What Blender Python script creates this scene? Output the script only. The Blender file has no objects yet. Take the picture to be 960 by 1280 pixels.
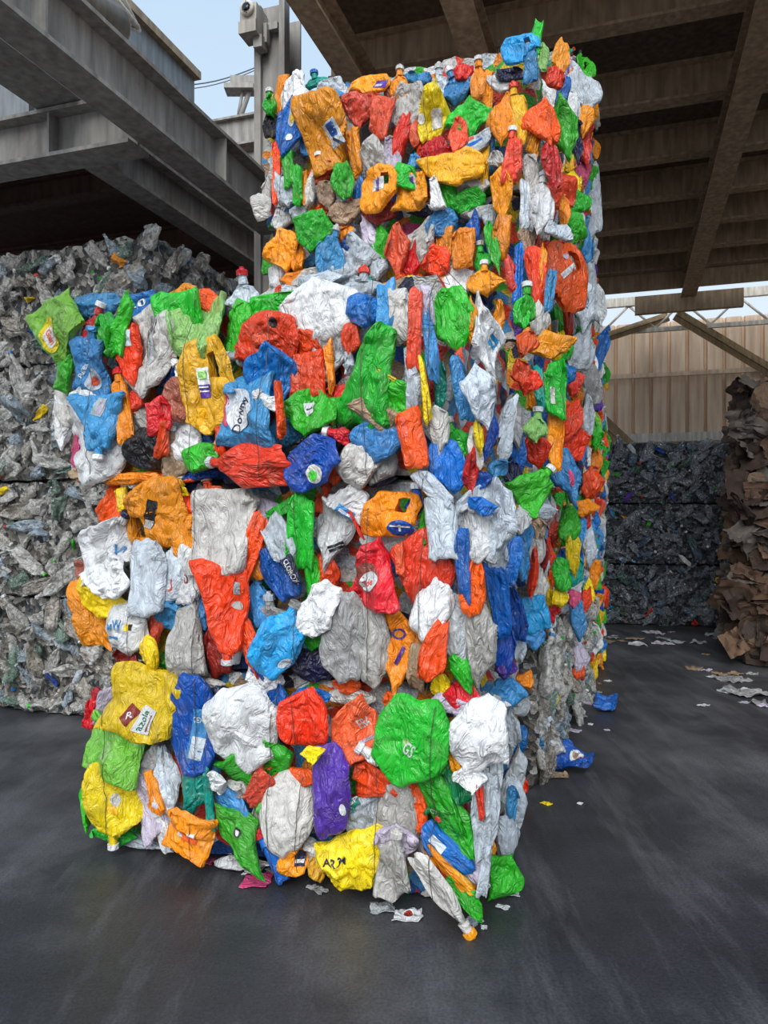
import bpy, math, random
import numpy as np
from mathutils import Vector, Matrix, noise
from mathutils.bvhtree import BVHTree

SC = bpy.context.scene
COL = SC.collection
F, CX, CY, CAMH = 930.0, 480.0, 640.0, 1.5
R = math.radians

# ------------------------------------------------------------------ basics
def lin(c):
    return tuple(((v/255)/12.92 if v/255 <= .04045 else ((v/255+.055)/1.055)**2.4) for v in c)

def link(name, me, parent=None, mat=None, basis=None):
    o = bpy.data.objects.new(name, me)
    COL.objects.link(o)
    if mat is not None and me is not None:
        me.materials.append(mat)
    if parent is not None: o.parent = parent
    if basis is not None: o.matrix_basis = basis
    return o

def tag(o, label=None, cat=None, group=None, kind=None):
    if label: o['label'] = label
    if cat: o['category'] = cat
    if group: o['group'] = group
    if kind: o['kind'] = kind
    return o

class MB:
    """collects boxes, bars and tubes into one mesh"""
    def __init__(s): s.v = []; s.f = []; s.m = []; s.sm = []
    def add(s, vs, fs, mi=0, smooth=False):
        k = len(s.v); s.v += [tuple(v) for v in vs]
        for f in fs: s.f.append(tuple(i+k for i in f)); s.m.append(mi); s.sm.append(smooth)
    def box(s, c, d, M=None, mi=0):
        c = Vector(c); vs = []
        for z in (-1, 1):
            for x, y in ((-1,-1),(1,-1),(1,1),(-1,1)):
                p = Vector((c.x+x*d[0]/2, c.y+y*d[1]/2, c.z+z*d[2]/2))
                vs.append(M @ p if M else p)
        s.add(vs, [(3,2,1,0),(4,5,6,7),(0,1,5,4),(1,2,6,5),(2,3,7,6),(3,0,4,7)], mi)
    def tube(s, pts, r, n=6, mi=0, cap=True):
        pts = [Vector(p) for p in pts]; rings = []; k = []
        for i, p in enumerate(pts):
            t = (pts[min(i+1, len(pts)-1)]-pts[max(i-1, 0)]).normalized()
            a = t.cross(Vector((0,0,1)))
            if a.length < .1: a = t.cross(Vector((1,0,0)))
            a.normalize(); b = t.cross(a); rr = r[i] if isinstance(r, (list, tuple)) else r
            rings += [p+(a*math.cos(2*math.pi*j/n)+b*math.sin(2*math.pi*j/n))*rr for j in range(n)]
        fs = []
        for i in range(len(pts)-1):
            for j in range(n):
                fs.append((i*n+j, i*n+(j+1)%n, (i+1)*n+(j+1)%n, (i+1)*n+j))
        if cap:
            fs.append(tuple(range(n-1,-1,-1))); fs.append(tuple((len(pts)-1)*n+j for j in range(n)))
        s.add(rings, fs, mi, True)
    def build(s, name, mats, parent=None, basis=None, smooth=None):
        me = bpy.data.meshes.new(name); me.from_pydata(s.v, [], s.f)
        for m in (mats if isinstance(mats, (list, tuple)) else [mats]): me.materials.append(m)
        me.polygons.foreach_set('material_index', s.m)
        me.polygons.foreach_set('use_smooth', [x if smooth is None else smooth for x in s.sm])
        me.update()
        return link(name, me, parent, None, basis)

# ------------------------------------------------------------------ materials
def newmat(name):
    m = bpy.data.materials.new(name); m.use_nodes = True
    nt = m.node_tree; b = nt.nodes['Principled BSDF']
    return m, nt, b
def N(nt, t, **k):
    n = nt.nodes.new(t)
    for a, v in k.items(): setattr(n, a, v)
    return n
def L(nt, a, b): nt.links.new(a, b)
def ramp(nt, stops, interp='LINEAR'):
    r = N(nt, 'ShaderNodeValToRGB'); cr = r.color_ramp; cr.interpolation = interp
    while len(cr.elements) < len(stops): cr.elements.new(.5)
    for e, (p, c) in zip(cr.elements, stops):
        e.position = p; e.color = tuple(c)+(1,) if len(c) == 3 else c
    return r
def mixc(nt, fac, a, b, mode='MIX'):
    m = N(nt, 'ShaderNodeMix', data_type='RGBA', blend_type=mode)
    if isinstance(fac, float): m.inputs[0].default_value = fac
    else: L(nt, fac, m.inputs[0])
    for i, x in ((6, a), (7, b)):
        if isinstance(x, tuple): m.inputs[i].default_value = x+(1,)
        else: L(nt, x, m.inputs[i])
    return m.outputs[2]

PAL = dict(
 orange=(240,140,18), amber=(240,172,28), redorange=(240,66,20), coral=(228,74,55), red=(208,28,28), burgundy=(140,22,34),
 green=(52,178,36), lime=(132,200,66), palegreen=(160,215,120), darkgreen=(12,112,62), teal=(10,146,128),
 blue=(18,112,190), skyblue=(62,142,198), cyan=(40,160,220), deepblue=(8,78,158), navy=(22,30,66), purple=(78,44,146),
 yellow=(240,204,22), white=(226,228,230), milky=(206,203,198), grey=(160,160,160), icewhite=(205,216,226), tan=(166,138,112),
 brick=(166,84,74), black=(26,27,32), pink=(205,70,120), clear=(190,196,200), lilac=(196,186,206))
def facets(nt, vec, scale, rand=1.0):
    """crumple height: every voronoi cell is a randomly tilted flat facet"""
    vo = N(nt, 'ShaderNodeTexVoronoi', feature='F1'); vo.inputs['Scale'].default_value = scale; vo.inputs['Randomness'].default_value = rand
    L(nt, vec, vo.inputs['Vector'])
    sc = N(nt, 'ShaderNodeVectorMath', operation='SCALE'); sc.inputs['Scale'].default_value = 1.0; L(nt, vec, sc.inputs[0])
    d = N(nt, 'ShaderNodeVectorMath', operation='SUBTRACT'); L(nt, sc.outputs[0], d.inputs[0]); L(nt, vo.outputs['Position'], d.inputs[1])
    c = N(nt, 'ShaderNodeVectorMath', operation='SUBTRACT'); L(nt, vo.outputs['Color'], c.inputs[0]); c.inputs[1].default_value = (.5,.5,.5)
    t = N(nt, 'ShaderNodeVectorMath', operation='DOT_PRODUCT'); L(nt, d.outputs[0], t.inputs[0]); L(nt, c.outputs[0], t.inputs[1])
    return t.outputs['Value']
CNAME = dict(redorange='red-orange', palegreen='pale green', darkgreen='dark green', skyblue='light blue', cyan='sky blue',
 deepblue='deep blue', milky='milky translucent', icewhite='bluish white', brick='brick red', clear='clear', amber='amber yellow', coral='coral red')
MATS = {}
def plastic(cn):
    if cn in MATS: return MATS[cn]
    m, nt, b = newmat('plastic_'+cn); c = lin(PAL[cn])
    tc = N(nt, 'ShaderNodeTexCoord'); oi = N(nt, 'ShaderNodeObjectInfo')
    off = N(nt, 'ShaderNodeVectorMath', operation='MULTIPLY_ADD')
    cmb = N(nt, 'ShaderNodeCombineXYZ'); 
    for i in range(3): L(nt, oi.outputs['Random'], cmb.inputs[i])
    L(nt, cmb.outputs[0], off.inputs[0]); off.inputs[1].default_value = (37, 53, 71); L(nt, tc.outputs['Object'], off.inputs[2])
    n1 = N(nt, 'ShaderNodeTexNoise'); n1.inputs['Scale'].default_value = 9; n1.inputs['Detail'].default_value = 7
    n1.inputs['Roughness'].default_value = .7; n1.inputs['Distortion'].default_value = 1.2; L(nt, off.outputs[0], n1.inputs['Vector'])
    # grime
    dirt = ramp(nt, [(.47, (0,0,0)), (.72, (1,1,1))]); L(nt, n1.outputs[0], dirt.inputs[0])
    dm = N(nt, 'ShaderNodeMath', operation='MULTIPLY'); L(nt, dirt.outputs[0], dm.inputs[0])
    dm.inputs[1].default_value = .5 if cn in ('white','milky','icewhite','grey','clear','lilac') else .42
    hs = N(nt, 'ShaderNodeHueSaturation'); hs.inputs['Color'].default_value = c+(1,)
    mr = N(nt, 'ShaderNodeMapRange'); mr.inputs[3].default_value = .72; mr.inputs[4].default_value = 1.18
    L(nt, oi.outputs['Random'], mr.inputs[0]); L(nt, mr.outputs[0], hs.inputs['Value'])
    mr2 = N(nt, 'ShaderNodeMapRange'); mr2.inputs[3].default_value = .496; mr2.inputs[4].default_value = .512
    fr = N(nt, 'ShaderNodeMath', operation='FRACT'); ml = N(nt, 'ShaderNodeMath', operation='MULTIPLY'); ml.inputs[1].default_value = 7.13
    L(nt, oi.outputs['Random'], ml.inputs[0]); L(nt, ml.outputs[0], fr.inputs[0]); L(nt, fr.outputs[0], mr2.inputs[0]); L(nt, mr2.outputs[0], hs.inputs['Hue'])
    L(nt, mixc(nt, dm.outputs[0], hs.outputs[0], lin((96,86,76))), b.inputs['Base Color'])
    b.inputs['Roughness'].default_value = .3; b.inputs['Specular IOR Level'].default_value = .5
    # wrinkles
    nd = N(nt, 'ShaderNodeTexNoise'); nd.inputs['Scale'].default_value = 5; nd.inputs['Detail'].default_value = 2; L(nt, off.outputs[0], nd.inputs['Vector'])
    nv = N(nt, 'ShaderNodeVectorMath', operation='SCALE'); nv.inputs['Scale'].default_value = .09; L(nt, nd.outputs[1], nv.inputs[0])
    wv = N(nt, 'ShaderNodeVectorMath', operation='ADD'); L(nt, off.outputs[0], wv.inputs[0]); L(nt, nv.outputs[0], wv.inputs[1])
    mp = N(nt, 'ShaderNodeMapping'); mp.inputs['Scale'].default_value = (1.5,.6,1); L(nt, wv.outputs[0], mp.inputs[0])
    f1 = facets(nt, mp.outputs[0], 10); f2 = facets(nt, wv.outputs[0], 30)
    ad = N(nt, 'ShaderNodeMath', operation='MULTIPLY_ADD'); L(nt, f2, ad.inputs[0]); ad.inputs[1].default_value = .45; L(nt, f1, ad.inputs[2])
    n2 = N(nt, 'ShaderNodeTexNoise'); n2.inputs['Scale'].default_value = 14; n2.inputs['Detail'].default_value = 4; n2.inputs['Distortion'].default_value = 1.5; L(nt, mp.outputs[0], n2.inputs['Vector'])
    rg = N(nt, 'ShaderNodeMath', operation='SUBTRACT'); rg.inputs[1].default_value = .5; L(nt, n2.outputs[0], rg.inputs[0])
    ab = N(nt, 'ShaderNodeMath', operation='ABSOLUTE'); L(nt, rg.outputs[0], ab.inputs[0])
    ad2 = N(nt, 'ShaderNodeMath', operation='MULTIPLY_ADD'); L(nt, ab.outputs[0], ad2.inputs[0]); ad2.inputs[1].default_value = -.13; L(nt, ad.outputs[0], ad2.inputs[2])
    bp = N(nt, 'ShaderNodeBump'); bp.inputs['Strength'].default_value = .75; bp.inputs['Distance'].default_value = .42
    L(nt, ad2.outputs[0], bp.inputs['Height']); L(nt, bp.outputs[0], b.inputs['Normal'])
    if cn in ('milky','icewhite','lime','palegreen','brick'):
        b.inputs['Transmission Weight'].default_value = .12
    MATS[cn] = m
    return m

def flatmat(name, rgb, rough=.5, metal=0.0):
    if name in MATS: return MATS[name]
    m, nt, b = newmat(name); b.inputs['Base Color'].default_value = lin(rgb)+(1,)
    n = N(nt, 'ShaderNodeTexNoise'); n.inputs['Scale'].default_value = 30; n.inputs['Detail'].default_value = 4
    r = ramp(nt, [(.3, tuple(x*.8 for x in lin(rgb))), (.7, lin(rgb))]); L(nt, n.outputs[0], r.inputs[0]); L(nt, r.outputs[0], b.inputs['Base Color'])
    b.inputs['Roughness'].default_value = rough; b.inputs['Metallic'].default_value = metal
    MATS[name] = m; return m

def petmat(name, rgb, alpha):
    if name in MATS: return MATS[name]
    m, nt, b = newmat(name); tc = N(nt, 'ShaderNodeTexCoord'); oi = N(nt, 'ShaderNodeObjectInfo')
    add = N(nt, 'ShaderNodeVectorMath', operation='ADD'); cm = N(nt, 'ShaderNodeCombineXYZ')
    ml = N(nt, 'ShaderNodeMath', operation='MULTIPLY'); ml.inputs[1].default_value = 60; L(nt, oi.outputs['Random'], ml.inputs[0])
    L(nt, ml.outputs[0], cm.inputs[0]); L(nt, cm.outputs[0], add.inputs[0]); L(nt, tc.outputs['Object'], add.inputs[1])
    n = N(nt, 'ShaderNodeTexNoise'); n.inputs['Scale'].default_value = 22; n.inputs['Detail'].default_value = 6; n.inputs['Distortion'].default_value = 2; L(nt, add.outputs[0], n.inputs['Vector'])
    nv = N(nt, 'ShaderNodeVectorMath', operation='SCALE'); nv.inputs['Scale'].default_value = .03; L(nt, n.outputs[1], nv.inputs[0])
    wv = N(nt, 'ShaderNodeVectorMath', operation='ADD'); L(nt, add.outputs[0], wv.inputs[0]); L(nt, nv.outputs[0], wv.inputs[1])
    f1 = facets(nt, wv.outputs[0], 34); f2 = facets(nt, wv.outputs[0], 95)
    ad = N(nt, 'ShaderNodeMath', operation='ADD'); L(nt, f1, ad.inputs[0]); L(nt, f2, ad.inputs[1])
    bp = N(nt, 'ShaderNodeBump'); bp.inputs['Strength'].default_value = .9; bp.inputs['Distance'].default_value = .9; L(nt, ad.outputs[0], bp.inputs['Height'])
    L(nt, bp.outputs[0], b.inputs['Normal'])
    c = lin(rgb); r = ramp(nt, [(.38, tuple(x*.42 for x in c)), (.54, c)]); L(nt, n.outputs[0], r.inputs[0]); L(nt, r.outputs[0], b.inputs['Base Color'])
    b.inputs['Roughness'].default_value = .1; b.inputs['Specular IOR Level'].default_value = 1.0; b.inputs['Coat Weight'].default_value = .6; b.inputs['Coat Roughness'].default_value = .08
    b.inputs['Alpha'].default_value = alpha
    MATS[name] = m; return m

def coremat(name, cols, scale, rough=.45, bump=.8, dirt=.25):
    if name in MATS: return MATS[name]
    m, nt, b = newmat(name); tc = N(nt, 'ShaderNodeTexCoord')
    n = N(nt, 'ShaderNodeTexNoise'); n.inputs['Scale'].default_value = 5; n.inputs['Detail'].default_value = 4; L(nt, tc.outputs['Object'], n.inputs['Vector'])
    mx = mixc(nt, .12, tc.outputs['Object'], n.outputs[1], 'ADD')
    vo = N(nt, 'ShaderNodeTexVoronoi'); vo.inputs['Scale'].default_value = scale; L(nt, mx, vo.inputs['Vector'])
    sp = N(nt, 'ShaderNodeSeparateColor'); L(nt, vo.outputs['Color'], sp.inputs[0])
    r = ramp(nt, [(i/len(cols), lin(c)) for i, c in enumerate(cols)], 'CONSTANT'); L(nt, sp.outputs[0], r.inputs[0])
    n2 = N(nt, 'ShaderNodeTexNoise'); n2.inputs['Scale'].default_value = scale*2.5; n2.inputs['Detail'].default_value = 6; n2.inputs['Distortion'].default_value = 2; L(nt, tc.outputs['Object'], n2.inputs['Vector'])
    dr = ramp(nt, [(.35, (0,0,0)), (.7, (1,1,1))]); L(nt, n2.outputs[0], dr.inputs[0])
    dm = N(nt, 'ShaderNodeMath', operation='MULTIPLY'); dm.inputs[1].default_value = dirt; L(nt, dr.outputs[0], dm.inputs[0])
    L(nt, mixc(nt, dm.outputs[0], r.outputs[0], lin((70,64,58))), b.inputs['Base Color'])
    ad = N(nt, 'ShaderNodeMath', operation='ADD'); L(nt, vo.outputs[0], ad.inputs[0]); L(nt, n2.outputs[0], ad.inputs[1])
    bp = N(nt, 'ShaderNodeBump'); bp.inputs['Strength'].default_value = bump; bp.inputs['Distance'].default_value = .03; L(nt, ad.outputs[0], bp.inputs['Height'])
    L(nt, bp.outputs[0], b.inputs['Normal']); b.inputs['Roughness'].default_value = rough
    MATS[name] = m; return m

def steel(name, rgb, rust=.35, rough=.55):
    if name in MATS: return MATS[name]
    m, nt, b = newmat(name); tc = N(nt, 'ShaderNodeTexCoord')
    n = N(nt, 'ShaderNodeTexNoise'); n.inputs['Scale'].default_value = 2.2; n.inputs['Detail'].default_value = 9; n.inputs['Roughness'].default_value = .68; n.inputs['Distortion'].default_value = .6
    L(nt, tc.outputs['Object'], n.inputs['Vector'])
    mp = N(nt, 'ShaderNodeMapping'); mp.inputs['Scale'].default_value = (6,6,.8); L(nt, tc.outputs['Object'], mp.inputs[0])
    n2 = N(nt, 'ShaderNodeTexNoise'); n2.inputs['Scale'].default_value = 3; n2.inputs['Detail'].default_value = 5; L(nt, mp.outputs[0], n2.inputs['Vector'])
    c = lin(rgb)
    r0 = ramp(nt, [(.3, tuple(x*.6 for x in c)), (.7, tuple(min(1, x*1.15) for x in c))]); L(nt, n2.outputs[0], r0.inputs[0])
    r1 = ramp(nt, [(.5, (0,0,0)), (.72, (rust,)*3)]); L(nt, n.outputs[0], r1.inputs[0])
    L(nt, mixc(nt, r1.outputs[0], r0.outputs[0], lin((92,58,38))), b.inputs['Base Color'])
    b.inputs['Roughness'].default_value = rough; b.inputs['Specular IOR Level'].default_value = .35
    MATS[name] = m; return m

# ------------------------------------------------------------------ frames
class Frame:
    """plan frame: origin (x, y), yaw; u to the right along a face, v into the depth"""
    def __init__(s, o, yaw):
        s.o = Vector((o[0], o[1], 0)); s.u = Vector((math.cos(R(yaw)), -math.sin(R(yaw)), 0)); s.v = Vector((math.sin(R(yaw)), math.cos(R(yaw)), 0))
        s.M = Matrix.Translation(s.o) @ Matrix(((s.u.x, s.v.x, 0, 0), (s.u.y, s.v.y, 0, 0), (0,0,1,0), (0,0,0,1)))
    def p(s, u, v, z=0): return s.o+s.u*u+s.v*v+Vector((0,0,z))
    def inv(s, P): d = P-s.o; return d.dot(s.u), d.dot(s.v), P.z
CAM = Vector((0,0,CAMH))
def ray(px, py): return Vector(((px-CX)/F, 1, (CY-py)/F))
def hit(px, py, p0, n):
    d = ray(px, py); t = (p0-CAM).dot(n)/d.dot(n); return CAM+d*t
def at_z(px, py, z): return CAM+ray(px, py)*((z-CAMH)/ray(px, py).z)
def at_Y(px, py, Y): return CAM+ray(px, py)*Y
FS = Frame((.356, 2.76), 20.5)       # the coloured stack
FB = Frame((0, 0), 18)               # the shed
UP = Vector((0,0,1))

# ------------------------------------------------------------------ crushed containers
def prof(shape, t):
    if shape == 'wedge': return 1-.62*(t+1)/2
    if shape == 'bottle': return 1 if t < .1 else 1-.68*min(1, (t-.1)/.85)**1.3
    if shape == 'jug': return 1 if t < .35 else 1-.42*((t-.35)/.65)**1.5
    if shape == 'half': return 1-.5*abs(t)**2
    return 1
KK = dict(disc=1.0, pill=.42, wedge=.55, bottle=.4, jug=.42, half=.8)
def crushed(w, h, T, shape, seed, n=20, rough=1.0):
    """a flattened, creased hollow container; returns verts, faces (z = outward)"""
    rnd = random.Random(seed); so = Vector((rnd.uniform(0,99), rnd.uniform(0,99), rnd.uniform(0,99)))
    k = KK[shape]; sz = min(w, h)
    lines = []
    for i in range(rnd.randint(4, 7)):
        a = rnd.uniform(0, math.pi); lines.append((math.cos(a), math.sin(a), rnd.uniform(-.6,.6), rnd.choice((-1,1,1))*rnd.uniform(.03,.11)*rough))
    bx, by = rnd.uniform(-.35,.2), rnd.uniform(-.3,.15); skew = rnd.uniform(-.16,.16)
    hole = None
    if shape == 'jug': hole = (int(n*.60), int(n*.82), int(n*.56), int(n*.82))
    folds = []
    nf = {'disc': 1, 'jug': 1, 'bottle': 0, 'pill': rnd.choice((1,2)), 'wedge': 2, 'half': rnd.choice((2,3))}[shape]
    if min(w, h) > .17: nf = min(nf, 1)
    for q in range(nf):
        a = rnd.uniform(0, 2*math.pi)
        if shape in ('jug','pill'): a = rnd.choice((.25,.75,1.25,1.75) if shape == 'pill' else (1.25,1.75))*math.pi+rnd.uniform(-.4,.4)
        folds.append((math.cos(a), math.sin(a), rnd.uniform(.66,.92)+(.12 if shape == 'pill' or min(w, h) > .17 else 0)))
    planes = []
    if shape in ('half', 'wedge', 'pill', 'disc'):
        m_ = {'half': rnd.choice((4,5)), 'wedge': 4, 'pill': 4, 'disc': 7}[shape]; jt = {'half': .38, 'wedge': .2, 'pill': .14, 'disc': .25}[shape]
        th0 = rnd.uniform(0, 6.28) if shape in ('half','disc') else 0
        for q in range(m_): planes.append((th0+q*2*math.pi/m_+rnd.uniform(-jt, jt), rnd.uniform(.80,.96) if shape != 'disc' else rnd.uniform(.90,.99)))
    gth = rnd.choice((0, 0, .35, .5)) if shape in ('half','pill','wedge') and rough > .8 else 0; gs = rnd.choice((-1, 1)); kf = rnd.uniform(1.3, 2.6); ph = rnd.uniform(0, 1)
    front = {}; back = {}; vs = []
    mean = sum(l[3]*.45 for l in lines)
    for j in range(n+1):
        for i in range(n+1):
            s, t = -1+2*i/n, -1+2*j/n
            cxs, cyt = s*math.sqrt(1-t*t/2), t*math.sqrt(1-s*s/2)
            x, y = s*(1-k)+cxs*k, t*(1-k)+cyt*k
            if planes:
                th = math.atan2(cyt, cxs); rr = math.hypot(cxs, cyt); R_ = 1.32 if shape != 'disc' else 1.0
                for tp, cp_ in planes:
                    cc = math.cos(th-tp)
                    if cc > .05: R_ = min(R_, cp_/cc)
                x, y = rr*R_*math.cos(th), rr*R_*math.sin(th)
            x *= prof(shape, y)
            if gth: x *= 1-gth*max(0, min(1, (gs*y+1)/2))**2
            e = max(abs(s), abs(t)); q = max(0, 1-e**4)**.5
            nz = noise.noise(Vector((x*1.3, y*1.3, 0))+so); nb = noise.noise(Vector((x*1.9, y*1.9, 5))+so)
            n4 = noise.noise(Vector((x*3.6, y*3.6, 15))+so)
            x2 = x+.12*nz+skew*y+.05*n4; y2 = y+.12*nb-.05*n4
            c = -mean
            for ax, ay, c0, am in lines: c += 1.5*am*min(abs(x*ax+y*ay-c0), .8)
            fine = noise.noise(Vector((x*3.4, y*3.4, 9))+so); fine = (abs(fine)-.2)*.10*rough
            fz = 0
            if gth: fr_ = (x2*kf+ph) % 1; fz += .10*sz*(abs(fr_-.5)*2-.5)*(.35+.65*max(0, min(1, (gs*y+1)/2)))*min(1, (1-e)*5)
            for ax, ay, c0 in folds:
                d = x2*ax+y2*ay
                if d > c0: x2 -= 2*(d-c0)*ax; y2 -= 2*(d-c0)*ay; fz += min(.014, (d-c0)*.12)+(d-c0)*.05
            zc = (c+bx*x*x*.5+by*y*y*.5)*sz*.9+fz
            px, py = x2*w/2, y2*h/2
            edge = e > .9999
            zf = zc+q*T*(.45+.7*nz*nb)+fine*sz*q
            front[i, j] = len(vs); vs.append((px, py, zf if not edge else zc))
            if edge: back[i, j] = front[i, j]
            else: back[i, j] = len(vs); vs.append((px, py, zc-q*T*.4))
    fs = []
    inh = lambda i, j: hole and hole[0] <= i < hole[1] and hole[2] <= j < hole[3]
    for j in range(n):
        for i in range(n):
            if inh(i, j): continue
            fs.append((front[i,j], front[i+1,j], front[i+1,j+1], front[i,j+1]))
            fs.append((back[i,j], back[i,j+1], back[i+1,j+1], back[i+1,j]))
    if hole:
        a, b2, c, d = hole
        ring = [(i, c) for i in range(a, b2)]+[(b2, j) for j in range(c, d)]+[(i, d) for i in range(b2, a, -1)]+[(a, j) for j in range(d, c, -1)]
        for q in range(len(ring)):
            p, r = ring[q], ring[(q+1) % len(ring)]
            fs.append((front[r], front[p], back[p], back[r]))
    return vs, fs

def neck(vs, fs, h, w, shape, r=.019):
    """screw neck on the top end"""
    top = max(vs, key=lambda p: p[1]-abs(p[0])*.2); base = Vector((top[0]*.6, top[1]-.015, top[2]*.6))
    mb = MB(); mb.tube([base, base+Vector((0,.02,.002)), base+Vector((0,.045,.004))], [r*1.15, r, r*.9], 12)
    k = len(vs); vs += mb.v; fs += [tuple(i+k for i in f) for f in mb.f]
    return base+Vector((0,.034,.004))

def capmesh(c, r=.024, hgt=.024, axis=Vector((0,1,0)), mat='white', spout=False):
    mb = MB(); n = 18; a = axis.normalized(); x = a.cross(UP)
    if x.length < .2: x = a.cross(Vector((1,0,0)))
    x.normalize(); y = a.cross(x); rings = []
    st = [(0, r), (hgt*.85, r), (hgt, r*.86)]+([(hgt, r*.5), (hgt*1.5, r*.4), (hgt*1.5, 0.001)] if spout else [(hgt, .001)])
    for d, rr in st:
        for j in range(n):
            q = rr*(1.04 if j % 2 and d < hgt*.9 else 1)
            rings.append(c+a*d+(x*math.cos(2*math.pi*j/n)+y*math.sin(2*math.pi*j/n))*q)
    fs = [tuple(range(n))]+[(i*n+j, (i+1)*n+j, (i+1)*n+(j+1)%n, i*n+(j+1)%n) for i in range(len(st)-1) for j in range(n)]
    mb.add(rings, fs); return mb

def mesh_of(name, vs, fs, mat, smooth=True):
    me = bpy.data.meshes.new(name); me.from_pydata([tuple(v) for v in vs], [], fs); me.materials.append(mat)
    me.polygons.foreach_set('use_smooth', [smooth]*len(me.polygons)); me.update()
    if smooth: me.set_sharp_from_angle(angle=R(33))
    return me

# label pieces draped over the container
def piece(kind, w, h, text=None):
    if kind == 'rect':
        a, b = 8, 8; vs = [((i/a-.5)*w, (j/b-.5)*h) for j in range(b+1) for i in range(a+1)]
        return vs, [(j*(a+1)+i, j*(a+1)+i+1, (j+1)*(a+1)+i+1, (j+1)*(a+1)+i) for j in range(b) for i in range(a)]
    if kind in ('oval', 'star'):
        n = 28; m = 5; vs = [(0,0)]
        for k in range(1, m+1):
            for j in range(n):
                rr = k/m*(1+(.16 if kind == 'star' and j % 2 else 0)*(k == m))
                vs.append((rr*w/2*math.cos(2*math.pi*j/n), rr*h/2*math.sin(2*math.pi*j/n)))
        fs = [(0, 1+j, 1+(j+1)%n) for j in range(n)]
        fs += [(1+(k-1)*n+j, 1+k*n+j, 1+k*n+(j+1)%n, 1+(k-1)*n+(j+1)%n) for k in range(1, m) for j in range(n)]
        return vs, fs
    if kind == 'text':
        cu = bpy.data.curves.new('t', 'FONT'); cu.body = text; cu.align_x = 'CENTER'; cu.align_y = 'CENTER'; cu.size = 1; cu.resolution_u = 3; cu.offset = .018
        o = bpy.data.objects.new('t', cu); COL.objects.link(o); bpy.context.view_layer.update()
        me = bpy.data.meshes.new_from_object(o.evaluated_get(bpy.context.evaluated_depsgraph_get()))
        vs = [(v.co.x, v.co.y) for v in me.vertices]; fs = [tuple(p.vertices) for p in me.polygons]
        bpy.data.objects.remove(o); bpy.data.curves.remove(cu); bpy.data.meshes.remove(me)
        xs = [v[0] for v in vs]; ys = [v[1] for v in vs]; dx = max(xs)-min(xs); dy = max(ys)-min(ys)
        mx, my = (max(xs)+min(xs))/2, (max(ys)+min(ys))/2
        return [((x-mx)/dx*w, (y-my)/dy*h) for x, y in vs], fs
def drape(mb, bvh, pc, cx, cy, rot, off, mi):
    vs, fs = pc; c, s = math.cos(rot), math.sin(rot); out = []; last = 0
    for x, y in vs:
        X, Y = cx+x*c-y*s, cy+x*s+y*c
        hp = bvh.ray_cast(Vector((X, Y, 1)), Vector((0,0,-1)))
        if hp[0] is not None: last = hp[0].z
        out.append((X, Y, last+off))
    mb.add(out, fs, mi, True)

KINDS = dict(disc='crushed_jug', pill='crushed_container', wedge='crushed_container', bottle='crushed_bottle', jug='crushed_jug', half='crushed_container')
SEED = [100]
WORD = dict(disc='flattened round jug', pill='flattened container', wedge='folded container', bottle='crushed bottle', jug='flattened jug with a handle', half='crumpled container')
def container(bale, P, nrm, w, h, rot, shape, cn, T=.05, n=18, cap=None, lab=None, tilt=(0,0), rough=1.0, label=None, name=None, seed=None, capc=None):
    SEED[0] += 1; seed = seed or SEED[0]
    nrm = nrm.normalized(); xa = UP.cross(nrm); xa = xa.normalized() if xa.length > .1 else Vector((1,0,0)); ya = nrm.cross(xa)
    Rm = Matrix((xa, ya, nrm)).transposed().to_4x4()
    W = Matrix.Translation(P) @ Rm @ Matrix.Rotation(R(rot), 4, 'Z') @ Matrix.Rotation(R(tilt[0]), 4, 'X') @ Matrix.Rotation(R(tilt[1]), 4, 'Y')
    vs, fs = crushed(w, h, T, shape, seed, n, rough)
    cp = None
    if cap: cp = neck(vs, fs, h, w, shape)
    me = mesh_of(name or KINDS[shape], vs, fs, plastic(cn))
    B = bale.matrix_basis.inverted() @ W if bale else W
    o = link(name or KINDS[shape], me, bale, None, B)
    if bale: o['label'] = label or (CNAME.get(cn, cn)+' '+WORD[shape])
    if cap:
        capmesh(cp, spout=(cap == 'red' or seed % 3 == 0)).build('cap', plastic(cap), o)['label'] = CNAME.get(cap, cap)+' screw cap'
    if lab:
        bvh = BVHTree.FromPolygons([Vector(v) for v in vs], fs); mb = MB(); mats = []
        for i, (k, lx, ly, lw, lh, lr, lc, *tx) in enumerate(lab):
            m = plastic(lc) if lc in PAL else flatmat('ink_'+lc, (30,30,40))
            mats.append(m); drape(mb, bvh, piece(k, lw, lh, *tx), lx, ly, lr, .0025+.0016*i, i)
        mb.build('bottle_label', mats, o)
    return o

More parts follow.
